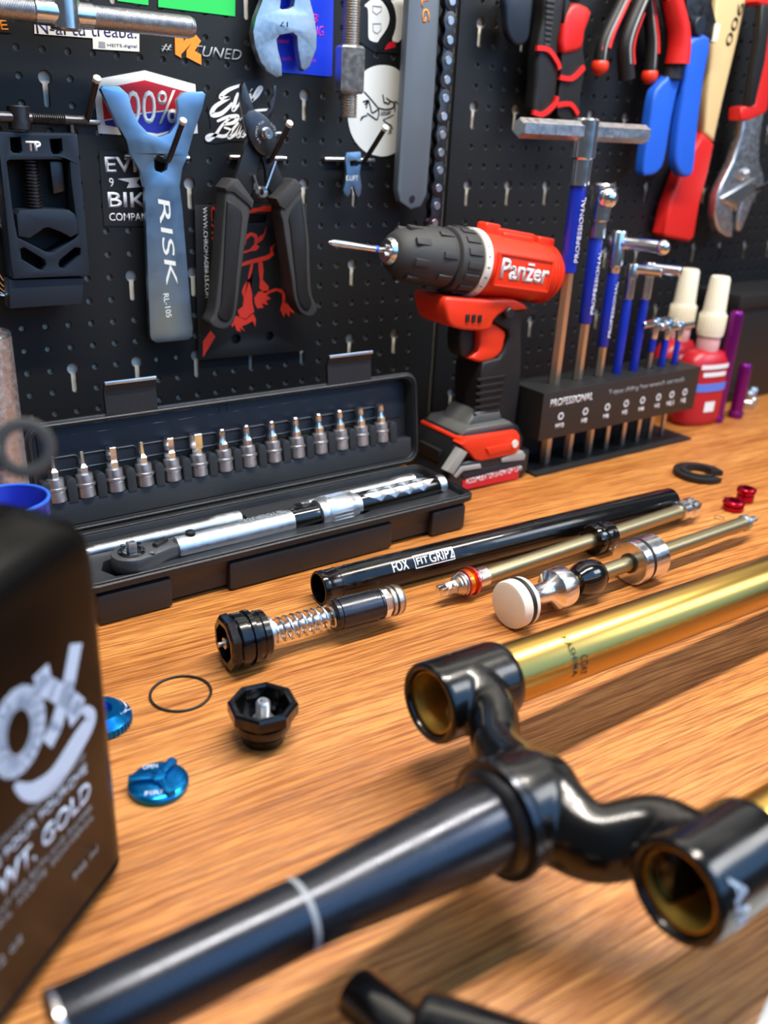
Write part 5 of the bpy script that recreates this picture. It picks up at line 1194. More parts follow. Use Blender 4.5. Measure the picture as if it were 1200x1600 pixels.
for i, x in enumerate(bits):
    kd = kinds[i]
    if kd not in protos: k = protos[kd] = bit_socket(kd)
    else: k = copy_tree(protos[kd])
    # bits stand along the lid's v axis
    mm = LM.to_3x3(); vv = mm @ Vector((0, 1, 0)); uu = Vector((1, 0, 0)); zz = vv; yy = zz.cross(uu)
    m4 = Matrix((uu, yy, zz)).transposed().to_4x4(); m4.translation = LM @ Vector((x - CX0, .0258, .0055))
    k.matrix_world = m4
    k['label'] = 'silver bit socket, %s from the left in the case lid' % ords[i]; k['category'] = 'bit socket'; k['group'] = 'bit sockets in the case lid'

# torque wrench lying in the case
zc = .0320
r = thing('torque_wrench', 'silver torque wrench with black ratchet head and diamond-pattern handle in case', 'torque wrench', (.36, .619, .012))
WD = Vector((.3120, .0070, 0)).normalized(); W0 = Vector((.2055, .6060, zc))
WM = frame2(W0, WD, (-WD.y, WD.x, 0))
WX = WM @ AX
def wl(name, prof, m, parent=None, seg=32, dz=0, **k):
    bm = B(); lathe(bm, prof, WX, seg); return fin(name, bm, m, parent or r, world=True, **k)
hp = []
for i in range(20): a = PI / 2 + PI * i / 19; hp.append((.016 * math.cos(a), .0155 * math.sin(a)))
hp += [(.014, -.0125), (.028, -.0085), (.040, -.0070), (.040, .0070), (.028, .0085), (.014, .0125)]
bm = B(); prism(bm, hp, -.006, .0065, plane='XY', bev=.0018, M=WM); head = fin('ratchet_head', bm, M_head, r, world=True, smooth=40)
bm = B(); lathe(bm, [(.0060, .0105), (.0072, .0105), (.0080, .0090), (.0080, .0072), (.0074, .0068), (.0074, 0)], WM, 28); fin('gear_ring', bm, M_blkg, head, world=True)
bm = B(); box(bm, -.0034, .0034, -.0034, .0034, .0070, .0150, .0010, WM); fin('square_drive', bm, M_steel, head, world=True)
bm = B(); box(bm, -.005, .009, -.0028, .0028, .006, .0095, .0012, WM @ T(.0225, .001, 0) @ Matrix.Rotation(.5, 4, 'Z')); fin('direction_lever', bm, M_steeld, head, world=True)
for dx_, dy_ in ((.010, .011), (.012, -.0105), (-.002, .0135)):
    bm = B(); lathe(bm, [(.0060, .0022), (.0072, .0020), (.0072, 0)], WM @ T(dx_, dy_, 0), 12); fin('screw', bm, M_blkg, head, world=True)
wl('tube', [(.034, .0058), (.036, .0096), (.038, .0100), (.142, .0100)], M_steel, label='satin silver tube')
bm = B(); lathe(bm, [(.0092, .0042), (.0122, .0040), (.0128, .0030), (.0128, 0)], WM @ T(.049, 0, 0), 16); fin('pin', bm, M_rubd, r, world=True)
sc = wl('scale_sleeve', [(.142, .0098), (.143, .0103), (.170, .0103)], M_blkg)
kn = wl('knurled_collar', [(.168, .0106), (.169, .0130), (.174, .0140), (.176, .0136), (.178, .0145), (.200, .0145), (.203, .0134), (.207, .0132), (.208, .0112), (.212, .0112)], M_steel)
for k in range(28):
    a = 2 * PI * k / 28; bm = B(); box(bm, -.0004, .0004, .0126, .0130, .179, .199, 0, WM @ Matrix.Rotation(a, 4, 'X') @ Matrix.Identity(4)); 
    b3 = B(); box(b3, .179, .199, -.0004, .0004, .0142, .0149, 0, WM @ Matrix.Rotation(a, 4, 'X')); bm.free(); fin('knurl', b3, M_steel, kn, world=True, smooth=0)
hb_ = wl('handle', [(.212, .0100), (.214, .0112), (.300, .0112), (.304, .0104)], M_blkg)
n = 5
for k in range(n):
    for row, a0 in enumerate((.72, .98, .46)):
        s0 = .216 + k * .0165 + (.0082 if row else 0); 
        if s0 + .016 > .302: continue
        bm = B(); Rr = .01135
        def hp_(s_, a_): return WM @ Vector((s_, -Rr * math.cos(a_ * PI / 2), Rr * math.sin(a_ * PI / 2)))
        q = [hp_(s0, a0), hp_(s0 + .008, a0 - .26), hp_(s0 + .016, a0), hp_(s0 + .008, a0 + .26)]
        c_ = WM @ Vector((s0 + .008, -(Rr + .0008) * math.cos(a0 * PI / 2), (Rr + .0008) * math.sin(a0 * PI / 2)))
        vs = [bm.verts.new(v) for v in q]; vc = bm.verts.new(c_)
        for j in range(4): bm.faces.new((vs[j], vs[(j + 1) % 4], vc))
        fin('diamond', bm, M_steel if (row != 1) else M_zinc, hb_, world=True, smooth=0)
wl('end_cap', [(.304, .0096), (.306, .0100), (.312, .0100), (.314, .0085), (.314, 0)], M_steel)
b2 = text_bm('TORQUE WRENCH 5-25Nm', .045, .006, 0.0); b2.transform(WM @ frame2((.092, -.0045, .0093), (1, .0, 0), (0, .9, .35))); fin('lettering', b2, M_grey, r, world=True, smooth=0)
def ext_bar(label, x0, y0, x1, y1, big_end):
    k = thing('extension_bar', label, 'extension bar', ((x0 + x1) / 2, (y0 + y1) / 2, .012))
    d = Vector((x1 - x0, y1 - y0, 0)); L_ = d.length
    M_ = along((x0, y0, .0285), d)
    bm = B(); lathe(bm, [(.0, .0042), (.010, .0042), (.012, .0048), (L_ - .030, .0052), (L_ - .022, .0074), (L_ - .001, .0074), (L_, .0066), (L_, .0038), (L_ - .008, .0038), (L_ - .008, 0)], M_, 24); fin('bar', bm, M_steel, k, world=True)
    bm = B(); box(bm, -.0032, .0032, -.0032, .0032, -.008, .001, .0006, M_); fin('square_drive', bm, M_chrome, k, world=True)
ext_bar('silver extension bar beside the ratchet head in the case', .176, .6415, .316, .6420, True)
ext_bar('silver extension bar beside the diamond-pattern handle in the case', .384, .6405, .505, .6415, True)
# ---------------------------------------------------------------- damper tube and rods on the bench
def lying(name, label, cat, p0, p1, zc, group=None):
    d = Vector((p1[0] - p0[0], p1[1] - p0[1], 0))
    r = thing(name, label, cat, ((p0[0] + p1[0]) / 2, (p0[1] + p1[1]) / 2, 0), math.atan2(d.y, d.x), group)
    L_ = d.length
    return r, L_, T(-L_ / 2, 0, zc) @ AX      # local lathe frame: z runs along the part from p0
RT = .0138
r, L_, M_ = lying('damper_tube', 'long glossy black tube lettered FOX FIT GRIP2', 'tube', (.3229, .5216), (.7264, .4995), RT)
bm = B(); lathe(bm, [(.0, RT * .86), (.0, RT * .95), (.001, RT), (.006, RT), (.0065, RT * .975), (.026, RT * .975), (.0265, RT), (L_ - .012, RT), (L_ - .0115, RT * .98), (L_ - .001, RT * .98), (L_, RT * .93), (L_, RT * .86), (L_ - .05, RT * .86), (.06, RT * .86)], M_, 48, closed=True)
tb = fin('tube_body', bm, M_anod, r)
bm = B(); torus(bm, RT * .97, .0004, M_ @ T(0, 0, .016), 48, 6); fin('groove_ring', bm, M_blkm, tb)
bm = B(); lathe(bm, [(0, 0), (.0, .0022), (.0004, .0022), (.0004, 0)], T(-L_ / 2 + .047, -RT * .985, RT) @ Matrix.Rotation(PI / 2, 4, 'X') @ T(0, 0, -.0002), 12); fin('port_hole', bm, M_rubd, tb)
def wrap(b2, R, ang0, x0, zc):
    """wrap lettering (local XY) round a tube lying along local x; ang0 = angle of the baseline, measured down from the top toward -y"""
    slice_mesh(b2, 1, .0011)
    for v in b2.verts:
        a = ang0 - v.co.y / R; rr = R + .0002 + v.co.z * .3
        v.co = Vector((x0 + v.co.x, -rr * math.sin(a), zc + rr * math.cos(a)))
    return b2
fin('lettering', wrap(text_bm('FOX', .0155, .0088, 0.05), RT, 1.20, -L_ / 2 + .062, RT), M_wht, tb, smooth=0)
fin('lettering', wrap(text_bm('FIT', .0115, .0060, 0.04), RT, 1.10, -L_ / 2 + .0855, RT), M_wht, tb, smooth=0)
fin('lettering', wrap(text_bm('GRIP2', .0245, .0085, 0.035), RT, 1.18, -L_ / 2 + .0985, RT), M_wht, tb, smooth=0)
for (u0, u1, v0, v1) in ((.0835, .1235, -.0018, -.0011), (.0835, .1235, .0088, .0095), (.0835, .0842, -.0018, .0095), (.1228, .1235, -.0018, .0095)):
    b2 = B(); n = 6
    for k in range(n):
        a, c_ = v0 + (v1 - v0) * k / n, v0 + (v1 - v0) * (k + 1) / n
        b2.faces.new([b2.verts.new(p) for p in ((0, a, 0), (u1 - u0, a, 0), (u1 - u0, c_, 0), (0, c_, 0))])
    fin('logo_frame', wrap(b2, RT, 1.16, -L_ / 2 + u0, RT), M_wht, tb, smooth=0)

# damper rod with orange valve
r, L_, M_ = lying('damper_rod', 'olive damper rod with orange and steel valve head', 'damper rod', (.4085, .4690), (.7460, .4775), .0142)
bm = B(); lathe(bm, [(.040, .0070), (L_ - .034, .0070)], M_, 24); fin('rod', bm, M_olive, r)
def ll(name, prof, m, parent=None, seg=32, ph=0.0, smooth=35):
    bm = B(); lathe(bm, prof, M_, seg, phase=ph); return fin(name, bm, m, parent or r, smooth=smooth)
vh = ll('valve_head', [(.010, 0), (.010, .0060), (.012, .0078), (.0135, .0078), (.0145, .0090), (.0165, .0090), (.0170, .0070)], M_shaftbz)
ll('tip_nut', [(.000, .0030), (.000, .0048), (.002, .0055), (.010, .0055), (.010, .0030)], M_steel, vh, 6, smooth=20)
bm = B(); box(bm, -L_ / 2 - .006, -L_ / 2 + .003, -.0042, -.0010, .0107, .0177, .0008); fin('tip_fork', bm, M_chrome, vh)
bm = B(); box(bm, -L_ / 2 - .006, -L_ / 2 + .003, .0010, .0042, .0107, .0177, .0008); fin('tip_fork', bm, M_chrome, vh)
bm = B(); bmesh.ops.create_uvsphere(bm, u_segments=12, v_segments=8, radius=.0024, matrix=T(-L_ / 2 + .005, -.0050, .0182)); fin('bleed_ball', bm, M_chrome, vh)
ll('shim', [(.0170, .0092), (.0178, .0098), (.0190, .0098), (.0195, .0085)], M_steel)
ll('orange_piston', [(.0195, .0080), (.0200, .0108), (.0235, .0108), (.0240, .0088), (.0262, .0088), (.0266, .0112), (.0290, .0112), (.0295, .0095)], M_orange)
ll('pink_ring', [(.0265, .0108), (.0268, .0118), (.0288, .0118), (.0292, .0105)], M_pink)
ll('pink_ring', [(.0186, .0100), (.0189, .0112), (.0199, .0112), (.0202, .0100)], M_pink)
ll('collar', [(.0300, .0085), (.0305, .0078), (.0335, .0076), (.0340, .0082), (.0430, .0082), (.0434, .0068)], M_alu)
rg = ll('seal_head', [(.1735, .0074), (.1735, .0132), (.1745, .0139), (.1800, .0139), (.1806, .0128), (.1830, .0128), (.1836, .0139), (.1930, .0139), (.1936, .0128), (.1975, .0128), (.1985, .0115), (.1985, .0074)], M_blkg)
for k in range(10):
    a = 2 * PI * k / 10; b3 = B(); box(b3, -.0022, .0022, .0130, .0142, .1845, .1920, .0004, M_ @ Matrix.Rotation(a, 4, 'Z')); fin('lug', b3, M_blkg, rg)
ll('end_fitting', [(L_ - .036, .0072), (L_ - .035, .0098), (L_ - .026, .0098), (L_ - .024, .0080), (L_ - .022, .0106), (L_ - .016, .0106), (L_ - .014, .0066), (L_ - .006, .0052), (L_ - .003, .0028), (L_, .0020), (L_, 0)], M_alu)

# air spring rod with white piston
ZR = .0194
r, L_, M_ = lying('air_spring_rod', 'olive air spring shaft with white piston and aluminium stops', 'air spring', (.4275, .4172), (.7520, .4198), ZR)
def at_(x): return x - .4275
bm = B(); lathe(bm, [(.045, .0066), (at_(.735), .0066)], M_, 24); fin('shaft', bm, M_olive, r)
ll('piston', [(0, 0), (0, .0160), (.0008, .0182), (.0025, .0190), (.0090, .0190), (.0095, .0178), (.0130, .0178), (.0135, .0188), (.0165, .0188), (.0180, .0165), (.0240, .0110), (.0245, .0080)], M_white, None, 48)
ll('piston_ring', [(.0094, .0170), (.0098, .0193), (.0128, .0193), (.0132, .0170)], M_rubd, None, 48)
ll('top_out_cone', [(.0240, .0092), (.0250, .0086), (.0400, .0086), (.0430, .0096), (.0480, .0160), (.0500, .0166), (.0600, .0166), (.0620, .0160), (.0640, .0130), (.0680, .0100), (.0690, .0070)], M_alu, None, 40)
ll('bumper', [(.0735, .0068), (.0740, .0104), (.0790, .0132), (.0840, .0146), (.0900, .0150), (.0960, .0140), (.1010, .0118), (.1025, .0094), (.1025, .0068)], M_blkg, None, 40)
ds = ll('seal_head', [(.1400, .0068), (.1400, .0182), (.1410, .0193), (.1490, .0193), (.1496, .0178), (.1520, .0178), (.1526, .0193), (.1700, .0193), (.1712, .0183), (.1712, .0068)], M_alu, None, 48)
ll('seal_ring', [(.1494, .0172), (.1498, .0194), (.1518, .0194), (.1522, .0172)], M_rubd, ds, 48)
ll('bushing', [(.1385, .0068), (.1385, .0086), (.1402, .0086)], M_steeld, ds, 28)
ll('end_nut', [(at_(.731), .0066), (at_(.7320), .0078), (at_(.7355), .0078), (at_(.7360), .0062)], M_zinc)
ll('threaded_end', [(at_(.7355), .0036), (at_(.7420), .0036), (at_(.7500), .0034), (at_(.7510), .0026), (at_(.7510), 0)], M_steel)

# rebound cartridge with coil spring and hex cap
ZC = .0208
r, L_, M_ = lying('spring_cartridge', 'cartridge with black hex cap, steel coil spring and black body', 'cartridge', (.2200, .4765), (.3610, .4660), ZC)
bm = B(); lathe(bm, [(.000, .0140), (.000, .0170), (.0012, .0197), (.0062, .0200), (.0074, .0188), (.0074, .0140)], M_, 8, closed=True, phase=.3); cp = fin('hex_cap', bm, M_anod, r, smooth=20)
bm = B(); lathe(bm, [(.0100, 0), (.0100, .0130), (.0035, .0130), (.0035, .0140), (.0075, .0140), (.0075, .0182), (.0085, .0190), (.0140, .0190), (.0145, .0176), (.0165, .0176), (.0170, .0194), (.0200, .0194), (.0205, .0170), (.0245, .0168), (.0255, .0175), (.0300, .0170), (.0315, .0145), (.0315, .0060)], M_, 40); fin('cap_body', bm, M_anod, cp)
ll('adjuster_stem', [(-.0035, 0), (-.0035, .0018), (.0005, .0018), (.0006, .0040), (.0060, .0040), (.0064, .0030), (.0095, .0030)], M_steel, cp, 16)
ll('inner_rod', [(.030, .0042), (.085, .0042)], M_steel)
bm = B(); turns = 9.0; N_ = 220; x0, x1 = .0335, .0840
sweep(bm, [M_ @ Vector((.0082 * math.cos(2 * PI * turns * i / N_), .0082 * math.sin(2 * PI * turns * i / N_), x0 + (x1 - x0) * i / N_)) for i in range(N_ + 1)], .0011, 8); fin('coil_spring', bm, M_chrome, r)
ll('spring_seat', [(.0325, .0095), (.0325, .0112), (.0350, .0112), (.0355, .0095)], M_steel)
ll('body', [(.0835, .0085), (.0835, .0112), (.0845, .0120), (.0860, .0120), (.0865, .0112), (.0880, .0112), (.0885, .0119), (.1180, .0119), (.1185, .0112), (.1215, .0112), (.1220, .0116), (.1240, .0116)], M_steer, None, 40)
ll('hex_collar', [(.1235, .0095), (.1240, .0112), (.1295, .0112), (.1300, .0095)], M_alu, None, 8, smooth=20)
ll('end_head', [(.1298, .0085), (.1310, .0085), (.1312, .0112), (.1335, .0114), (.1337, .0100), (.1352, .0100), (.1354, .0116), (.1380, .0116), (.1384, .0104), (.1400, .0104), (.1402, .0112), (.1412, .0108), (.1412, .006), (.1390, .006), (.1390, 0)], M_shaftbz, None, 40)
ll('end_seal', [(.1336, .0098), (.1338, .0117), (.1352, .0117), (.1354, .0098)], M_rubd, None, 40)

# top cap lying open side up
def SC(bm):
    bm.transform(Matrix.Diagonal((1.1, 1.1, 1.06, 1))); return bm
r = thing('top_cap', 'black octagonal fork top cap with threaded stem standing open side up', 'top cap', (.2078, .3965, 0))
bm = B(); lathe(bm, [(0, 0), (0, .0105), (.001, .0122), (.0055, .0124), (.006, .0115), (.0085, .0115), (.009, .0150), (.0105, .0158), (.0145, .0158), (.0150, .0148), (.0165, .0148), (.0165, .0140), (.0120, .0140), (.0120, 0)], seg=40); cb_ = fin('threaded_base', SC(bm), M_anod, r)
bm = B(); lathe(bm, [(.0160, .0146), (.0170, .0180), (.0182, .0196), (.0245, .0196), (.0258, .0184), (.0258, .0160), (.0250, .0150)], seg=8, closed=True, phase=.2); fin('hex_flange', SC(bm), M_anod, r, smooth=20)
bm = B(); lathe(bm, [(.0120, .0062), (.0140, .0062), (.0145, .0040), (.0165, .0040)] + [(.0170 + k * .0012 + q_, r_) for k in range(7) for q_, r_ in ((0, .0034), (.0005, .0040), (.0008, .0040))] + [(.0262, .0030), (.0262, .0018), (.0235, .0018), (.0235, 0)], seg=20); fin('threaded_stem', SC(bm), M_steel, r, smooth=25)
bm = B(); lathe(bm, [(.0150, .0014), (.0150, .0020), (.0185, .0020), (.0185, .0014)], T(.009, .003, 0), 10); fin('inner_pin', SC(bm), M_blkg, r)
bm = B(); torus(bm, .0120, .0012, T(0, 0, .0075), 36, 8); fin('seal_ring', SC(bm), M_rubd, r)

r = thing('o_ring', 'thin black rubber o-ring lying flat on the bench', 'o-ring', (.1832, .4650, 0))
bm = B(); torus(bm, .0196, .0009, T(0, 0, .0009), 64, 8); fin('ring', bm, M_rubd, r)

def blue_knob(label, x, y, R, h, rz, words, kind=0):
    k = thing('adjuster_dial', label, 'knob', (x, y, 0), rz)
    if kind == 0:
        bm = B(); lathe(bm, [(0, 0), (0, R * .96), (.0015, R), (h - .0012, R), (h, R * .93), (h + .0008, R * .75), (h + .0012, 0)], seg=48); b_ = fin('knob_base', bm, M_cyan, k)
        for j in range(3):
            a = 2 * PI * j / 3
            bm = B(); b3 = B(); box(b3, -.001, R * .98, -.0026, .0026, h - .001, h + .0036, .0014); b3.transform(Matrix.Rotation(a, 4, 'Z')); merge(bm, b3); fin('fin', bm, M_cyan, b_)
        bm = B(); lathe(bm, [(h, .0052), (h + .0036, .0044), (h + .0042, .0020), (h + .0042, 0)], seg=20); fin('hub', bm, M_cyan, b_)
        b2 = text_bm(words[0], R * .75, .0036, 0.01); b2.transform(frame2((-R * .38, -R * .80, h + .0007), (1, .05, 0), (0, 1, 0))); b2.transform(Matrix.Rotation(-rz - .45, 4, 'Z')); fin('lettering', b2, M_palebl, b_, smooth=0)
        b2 = text_bm(words[1], R * .5, .0036, 0.01); b2.transform(frame2((-R * .55, R * .52, h + .0007), (1, .1, 0), (0, 1, 0))); b2.transform(Matrix.Rotation(-rz - .45, 4, 'Z')); fin('lettering', b2, M_palebl, b_, smooth=0)
    else:
        bm = B(); lathe(bm, [(0, 0), (0, R * .96), (.0015, R), (h * .55, R), (h * .6, R * .96), (h, R * .70), (h, R * .42), (h * .6, R * .38), (h * .6, 0)], seg=48); b_ = fin('knob_base', bm, M_cyan, k)
        for j in range(40):
            a = 2 * PI * j / 40; b3 = B(); box(b3, R * .985, R * 1.03, -.0006, .0006, .001, h * .5, .0002, Matrix.Rotation(a, 4, 'Z')); fin('knurl', b3, M_cyan, b_, smooth=0)
        bm = B(); aa = [math.radians(-10 + i * 8) for i in range(9)]
        vs = [[bm.verts.new((rr * math.cos(a), rr * math.sin(a), hh)) for a in aa] for rr, hh in ((R * .90, h * .72), (R * .84, h * .81))]
        for i in range(8): bm.faces.new((vs[0][i], vs[0][i + 1], vs[1][i + 1], vs[1][i]))
        bmesh.ops.translate(bm, verts=bm.verts, vec=(0, 0, .0003)); fin('arrow_print', bm, M_palebl, b_)
        b2 = text_bm(words[0], .009, .0038, 0.01); b2.transform(frame2((R * .55, -.011, h * .90), (.8, .5, -.2), (-.5, .8, .1))); fin('lettering', b2, M_palebl, b_, smooth=0)
    return k
blue_knob('round blue anodized knob with three fins lying before the top cap', .1372, .3890, .0168, .0050, math.radians(35), ('FIRM', 'OPEN'))
blue_knob('knurled blue anodized knob half hidden behind the oil bottle', .1285, .4620, .0190, .0110, 0.0, ('HSC',), 1)

# C-shaped ring and two ruby nuts
r = thing('c_clip', 'black C-shaped spacer ring lying on the bench behind the tube', 'spacer ring', (.848, .553, 0))
a0 = math.radians(-58); op = math.radians(26)
ao = [a0 + op + (2 * PI - 2 * op) * i / 30 for i in range(31)]
pts = [(.0285 * math.cos(a), .0285 * math.sin(a)) for a in ao] + [(.0145 * math.cos(a), .0145 * math.sin(a)) for a in reversed(ao)]
bm = B(); prism(bm, pts, 0, .0065, plane='XY', bev=.0015); fin('ring_body', bm, M_rubd, r)
pts = [(.0215 * math.cos(a), .0215 * math.sin(a)) for a in ao[1:-1]] + [(.0150 * math.cos(a), .0150 * math.sin(a)) for a in reversed(ao[1:-1])]
bm = B(); prism(bm, pts, .0060, .0080, plane='XY', bev=.0006); fin('inner_lip', bm, M_blk, r)
for i, (x, y, R, h, lb) in enumerate(((.796, .4715, .0105, .0105, 'ruby red anodized nut lying nearer the shaft end'), (.829, .4800, .0090, .0150, 'ruby red anodized nut standing behind the other red nut'))):
    r = thing('anodized_nut', lb, 'nut', (x, y, 0))
    bm = B(); lathe(bm, [(0, R * .5), (0, R * .9), (.001, R), (h * .45, R), (h * .5, R * .82), (h * .62, R * .82), (h * .66, R), (h - .001, R), (h, R * .9), (h, R * .5)], seg=28, closed=True); b_ = fin('nut_body', bm, M_rubyA, r)
    for j in range(8):
        a = 2 * PI * j / 8; b3 = B(); box(b3, R * .95, R * 1.12, -.0012, .0012, h * .68, h * .95, .0003, Matrix.Rotation(a, 4, 'Z')); fin('lug', b3, M_rubyA, b_)
r = thing('copper_washer', 'tiny thin metal washer lying beside the ruby nuts', 'washer', (.764, .4650, 0))
bm = B(); torus(bm, .0048, .0004, T(0, 0, .0004), 28, 6); fin('ring', bm, M_copper, r)

# ---------------------------------------------------------------- suspension fork
FD = Vector((.9992, .0057, -.0384)).normalized()
P1 = Vector((.2600, .3050, .0620)); P2 = Vector((.2610, .1430, .0690)); PS = Vector((.2420, .2200, .0600))
r = thing('suspension_fork', 'bicycle fork with gold stanchions, black crown and tapered steerer on bench', 'fork', (.45, .22, 0))
F1 = along(P1, FD); F2 = along(P2, FD); FS = along(PS, -FD)
for Fm in (F1, F2):
    bm = B(); lathe(bm, [(.0030, .0168), (.0030, .0174), (.0040, .0180), (.46, .0180), (.46, .0171), (.006, .0171)], Fm, 56, closed=True); st = fin('stanchion', bm, M_gold, r, world=True)
    bm = B(); lathe(bm, [(.0036, .0169), (.0036, .0171), (.119, .0171), (.119, .0156), (.026, .0156), (.024, .0163), (.010, .0163), (.009, .0168)], Fm, 48, closed=True); fin('inner_sleeve', bm, M_goldin, st, world=True)
    bm = B(); lathe(bm, [(.120, 0), (.120, .0157)], Fm, 40); fin('inner_wall', bm, M_goldin, st, world=True)
# crown: blended body
bm = B()
for Fm in (F1, F2):
    lathe(bm, [(.0, .0190), (.0, .0222), (.002, .0232), (.050, .0226), (.054, .0215), (.055, .0181), (.048, .0181), (.006, .0181)], Fm, 48, closed=True)
lathe(bm, [(-.034, .0130), (-.030, .0215), (-.018, .0262), (-.002, .0272), (.004, .0272), (.006, .0260), (.006, .010), (-.034, .010)], FS, 48, closed=True)
def arm(pts, rad, flat):
    p = smooth_poly(pts, 6, False); n = len(p)
    rr = smooth_poly([(a, 0, 0) for a in rad], 6, False); sweep(bm, p, [q[0] for q in rr], 20, flat=flat, up=FD)
U = FD
arm([P1 + U * .024 + Vector((0, -.006, 0)), P1 + U * .024 + Vector((0, -.026, 0)), PS + U * .024 + Vector((0, .034, .001)), PS + U * .018 + Vector((0, .008, .001))], [.0180, .0140, .0135, .0180], 1.25)
arm([P2 + U * .022 + Vector((0, .004, 0)), P2 + U * .022 + Vector((0, .026, -.001)), PS + U * .020 + Vector((0, -.034, .001)), PS + U * .016 + Vector((0, -.008, .001))], [.0178, .0152, .0148, .0185], 1.25)
cr = fin('crown', bm, M_fork, r, world=True, smooth=0)
md = cr.modifiers.new('remesh', 'REMESH'); md.mode = 'VOXEL'; md.voxel_size = .0013; md.use_smooth_shade = True
md = cr.modifiers.new('smooth', 'SMOOTH'); md.factor = .5; md.iterations = 9
bm = B(); lathe(bm, [(.0045, .0235), (.0045, .0276), (.0058, .0284), (.0090, .0280), (.0095, .0245)], FS, 56); fin('race_ring', bm, M_steer, r, world=True)
bm = B(); lathe(bm, [(.0090, .0200), (.0090, .0242), (.0105, .0246), (.0130, .0228), (.0140, .0206)], FS, 56); fin('crown_race', bm, M_steeld, r, world=True)
bm = B(); lathe(bm, [(.000, .0185), (.012, .0200), (.030, .0198), (.085, .0158), (.098, .0146), (.110, .0143), (.205, .0143), (.206, .0138), (.206, .0122), (.110, .0122), (.02, .0150)], FS, 56, closed=True); sr_ = fin('steerer_tube', bm, M_steer, r, world=True)
bm = B(); lathe(bm, [(.1105, .01425), (.1110, .01438), (.1128, .01438), (.1133, .01425)], FS, 56); fin('scored_line', bm, M_grey, sr_, world=True)
bm = B(); lathe(bm, [(.2040, .0142), (.2044, .0146), (.2062, .0145), (.2066, .0124)], FS, 56); fin('cut_end', bm, M_alu, sr_, world=True)
# printed legends
def wrapF(b2, Fm, R, ang0, s0, cw=1):
    """letters read round the tube: local x runs round the tube, local y along the tube axis"""
    slice_mesh(b2, 0, .0012)
    for v in b2.verts:
        a = ang0 + cw * v.co.x / R; rr = R + .00025
        v.co = Fm @ Vector((rr * math.cos(a), rr * math.sin(a), s0 + v.co.y))
    return b2
aim = Vector((0, -.55, .35)); loc = F1.to_3x3().inverted() @ aim; ang = math.atan2(loc.y, loc.x)
sg = 1
_t1 = F1.to_3x3() @ Vector((math.cos(ang + .3), math.sin(ang + .3), 0)); _t0 = F1.to_3x3() @ Vector((math.cos(ang), math.sin(ang), 0))
sg = 1 if _t1.z < _t0.z else -1
fin('lettering', wrapF(text_bm('KASHIMA', .026, .0048, .02), F1, .0180, ang - sg * .75, .0950, sg), M_blap, r, world=True, smooth=0)
fin('lettering', wrapF(text_bm('COAT', .013, .0060, .02), F1, .0180, ang + sg * .05, .1020, sg), M_blap, r, world=True, smooth=0)
loc = F2.to_3x3().inverted() @ Vector((0, -.75, .30)); ang2 = math.atan2(loc.y, loc.x)
fin('lettering', wrapF(text_bm('AIR', .026, .0085, .05, .2), F2, .0236, ang2 - sg * .50, .0070, sg), M_palebl, r, world=True, smooth=0)
# lower legs beyond the frame, resting on the bench
for Fm in (F1, F2):
    e = Fm @ Vector((0, 0, .44)); f_ = Fm @ Vector((0, 0, .70))
    bm = B(); lathe(bm, [(.40, .0195), (.402, .0235), (.43, .0235), (.45, .0215), (.68, .0205), (.70, .0150), (.70, 0)], Fm, 36); lg = fin('lower_leg', bm, M_fork, r, world=True)
    g = Fm @ Vector((0, 0, .66)); bm = B(); box(bm, g.x - .012, g.x + .05, g.y - .008, g.y + .008, 0.0, g.z, .003); fin('dropout', bm, M_fork, lg, world=True)

# ---------------------------------------------------------------- oil bottle at the left
Uv = Vector((.787, .617, 0)).normalized(); Nv = Vector((-.617, .787, 0)).normalized()
BW, BD = .118, .062
BMx = frame2((.0985, .3385, 0), -Uv, Nv)   # local x: along the printed face toward the viewer, y: depth... z flips
# keep a right-handed frame with z up
BMx = Matrix(((-Uv.x, Nv.x * -1, 0, .1035), (-Uv.y, Nv.y * -1, 0, .3425), (0, 0, 1, 0), (0, 0, 0, 1)))
r = thing('oil_bottle', 'black plastic oil bottle with white FOX logo in the left foreground', 'bottle', M=BMx)
# local: x = distance from the far edge along the face (toward the viewer), y = -depth (front face at y=0), z up
bm = B(); sec = [(0, .006, .010), (.002, .003, .012), (.006, .001, .013), (.009, .0, .013), (.0105, .0012, .013), (.0125, 0, .013), (.178, 0, .013), (.186, .001, .013), (.192, .004, .014), (.197, .010, .014), (.202, .019, .011)]
rings = []
for z, i_, rr in sec: rings.append([bm.verts.new((p[0], p[1], z)) for p in rrect(i_, BW - i_, -BD + i_, -i_, rr, 7)])
for A_, C_ in zip(rings, rings[1:]):
    n = len(A_)
    for i in range(n): bm.faces.new((A_[i], A_[(i + 1) % n], C_[(i + 1) % n], C_[i]))
bm.faces.new(rings[0]); bm.faces.new(rings[-1]); bb = fin('bottle_body', bm, M_bottle, r, smooth=50)
bm = B(); lathe(bm, [(.200, .0150), (.206, .0145), (.208, .0190), (.209, .0195), (.232, .0190), (.234, .0175), (.234, 0)], T(BW * .52, -BD / 2, 0), 32); cpx = fin('cap', bm, M_blkm, r)
for k in range(30):
    a = 2 * PI * k / 30; b3 = B(); box(b3, .0190, .0198, -.0007, .0007, .211, .230, .0002, T(BW * .52, -BD / 2, 0) @ Matrix.Rotation(a, 4, 'Z')); fin('cap_rib', b3, M_blkm, cpx)
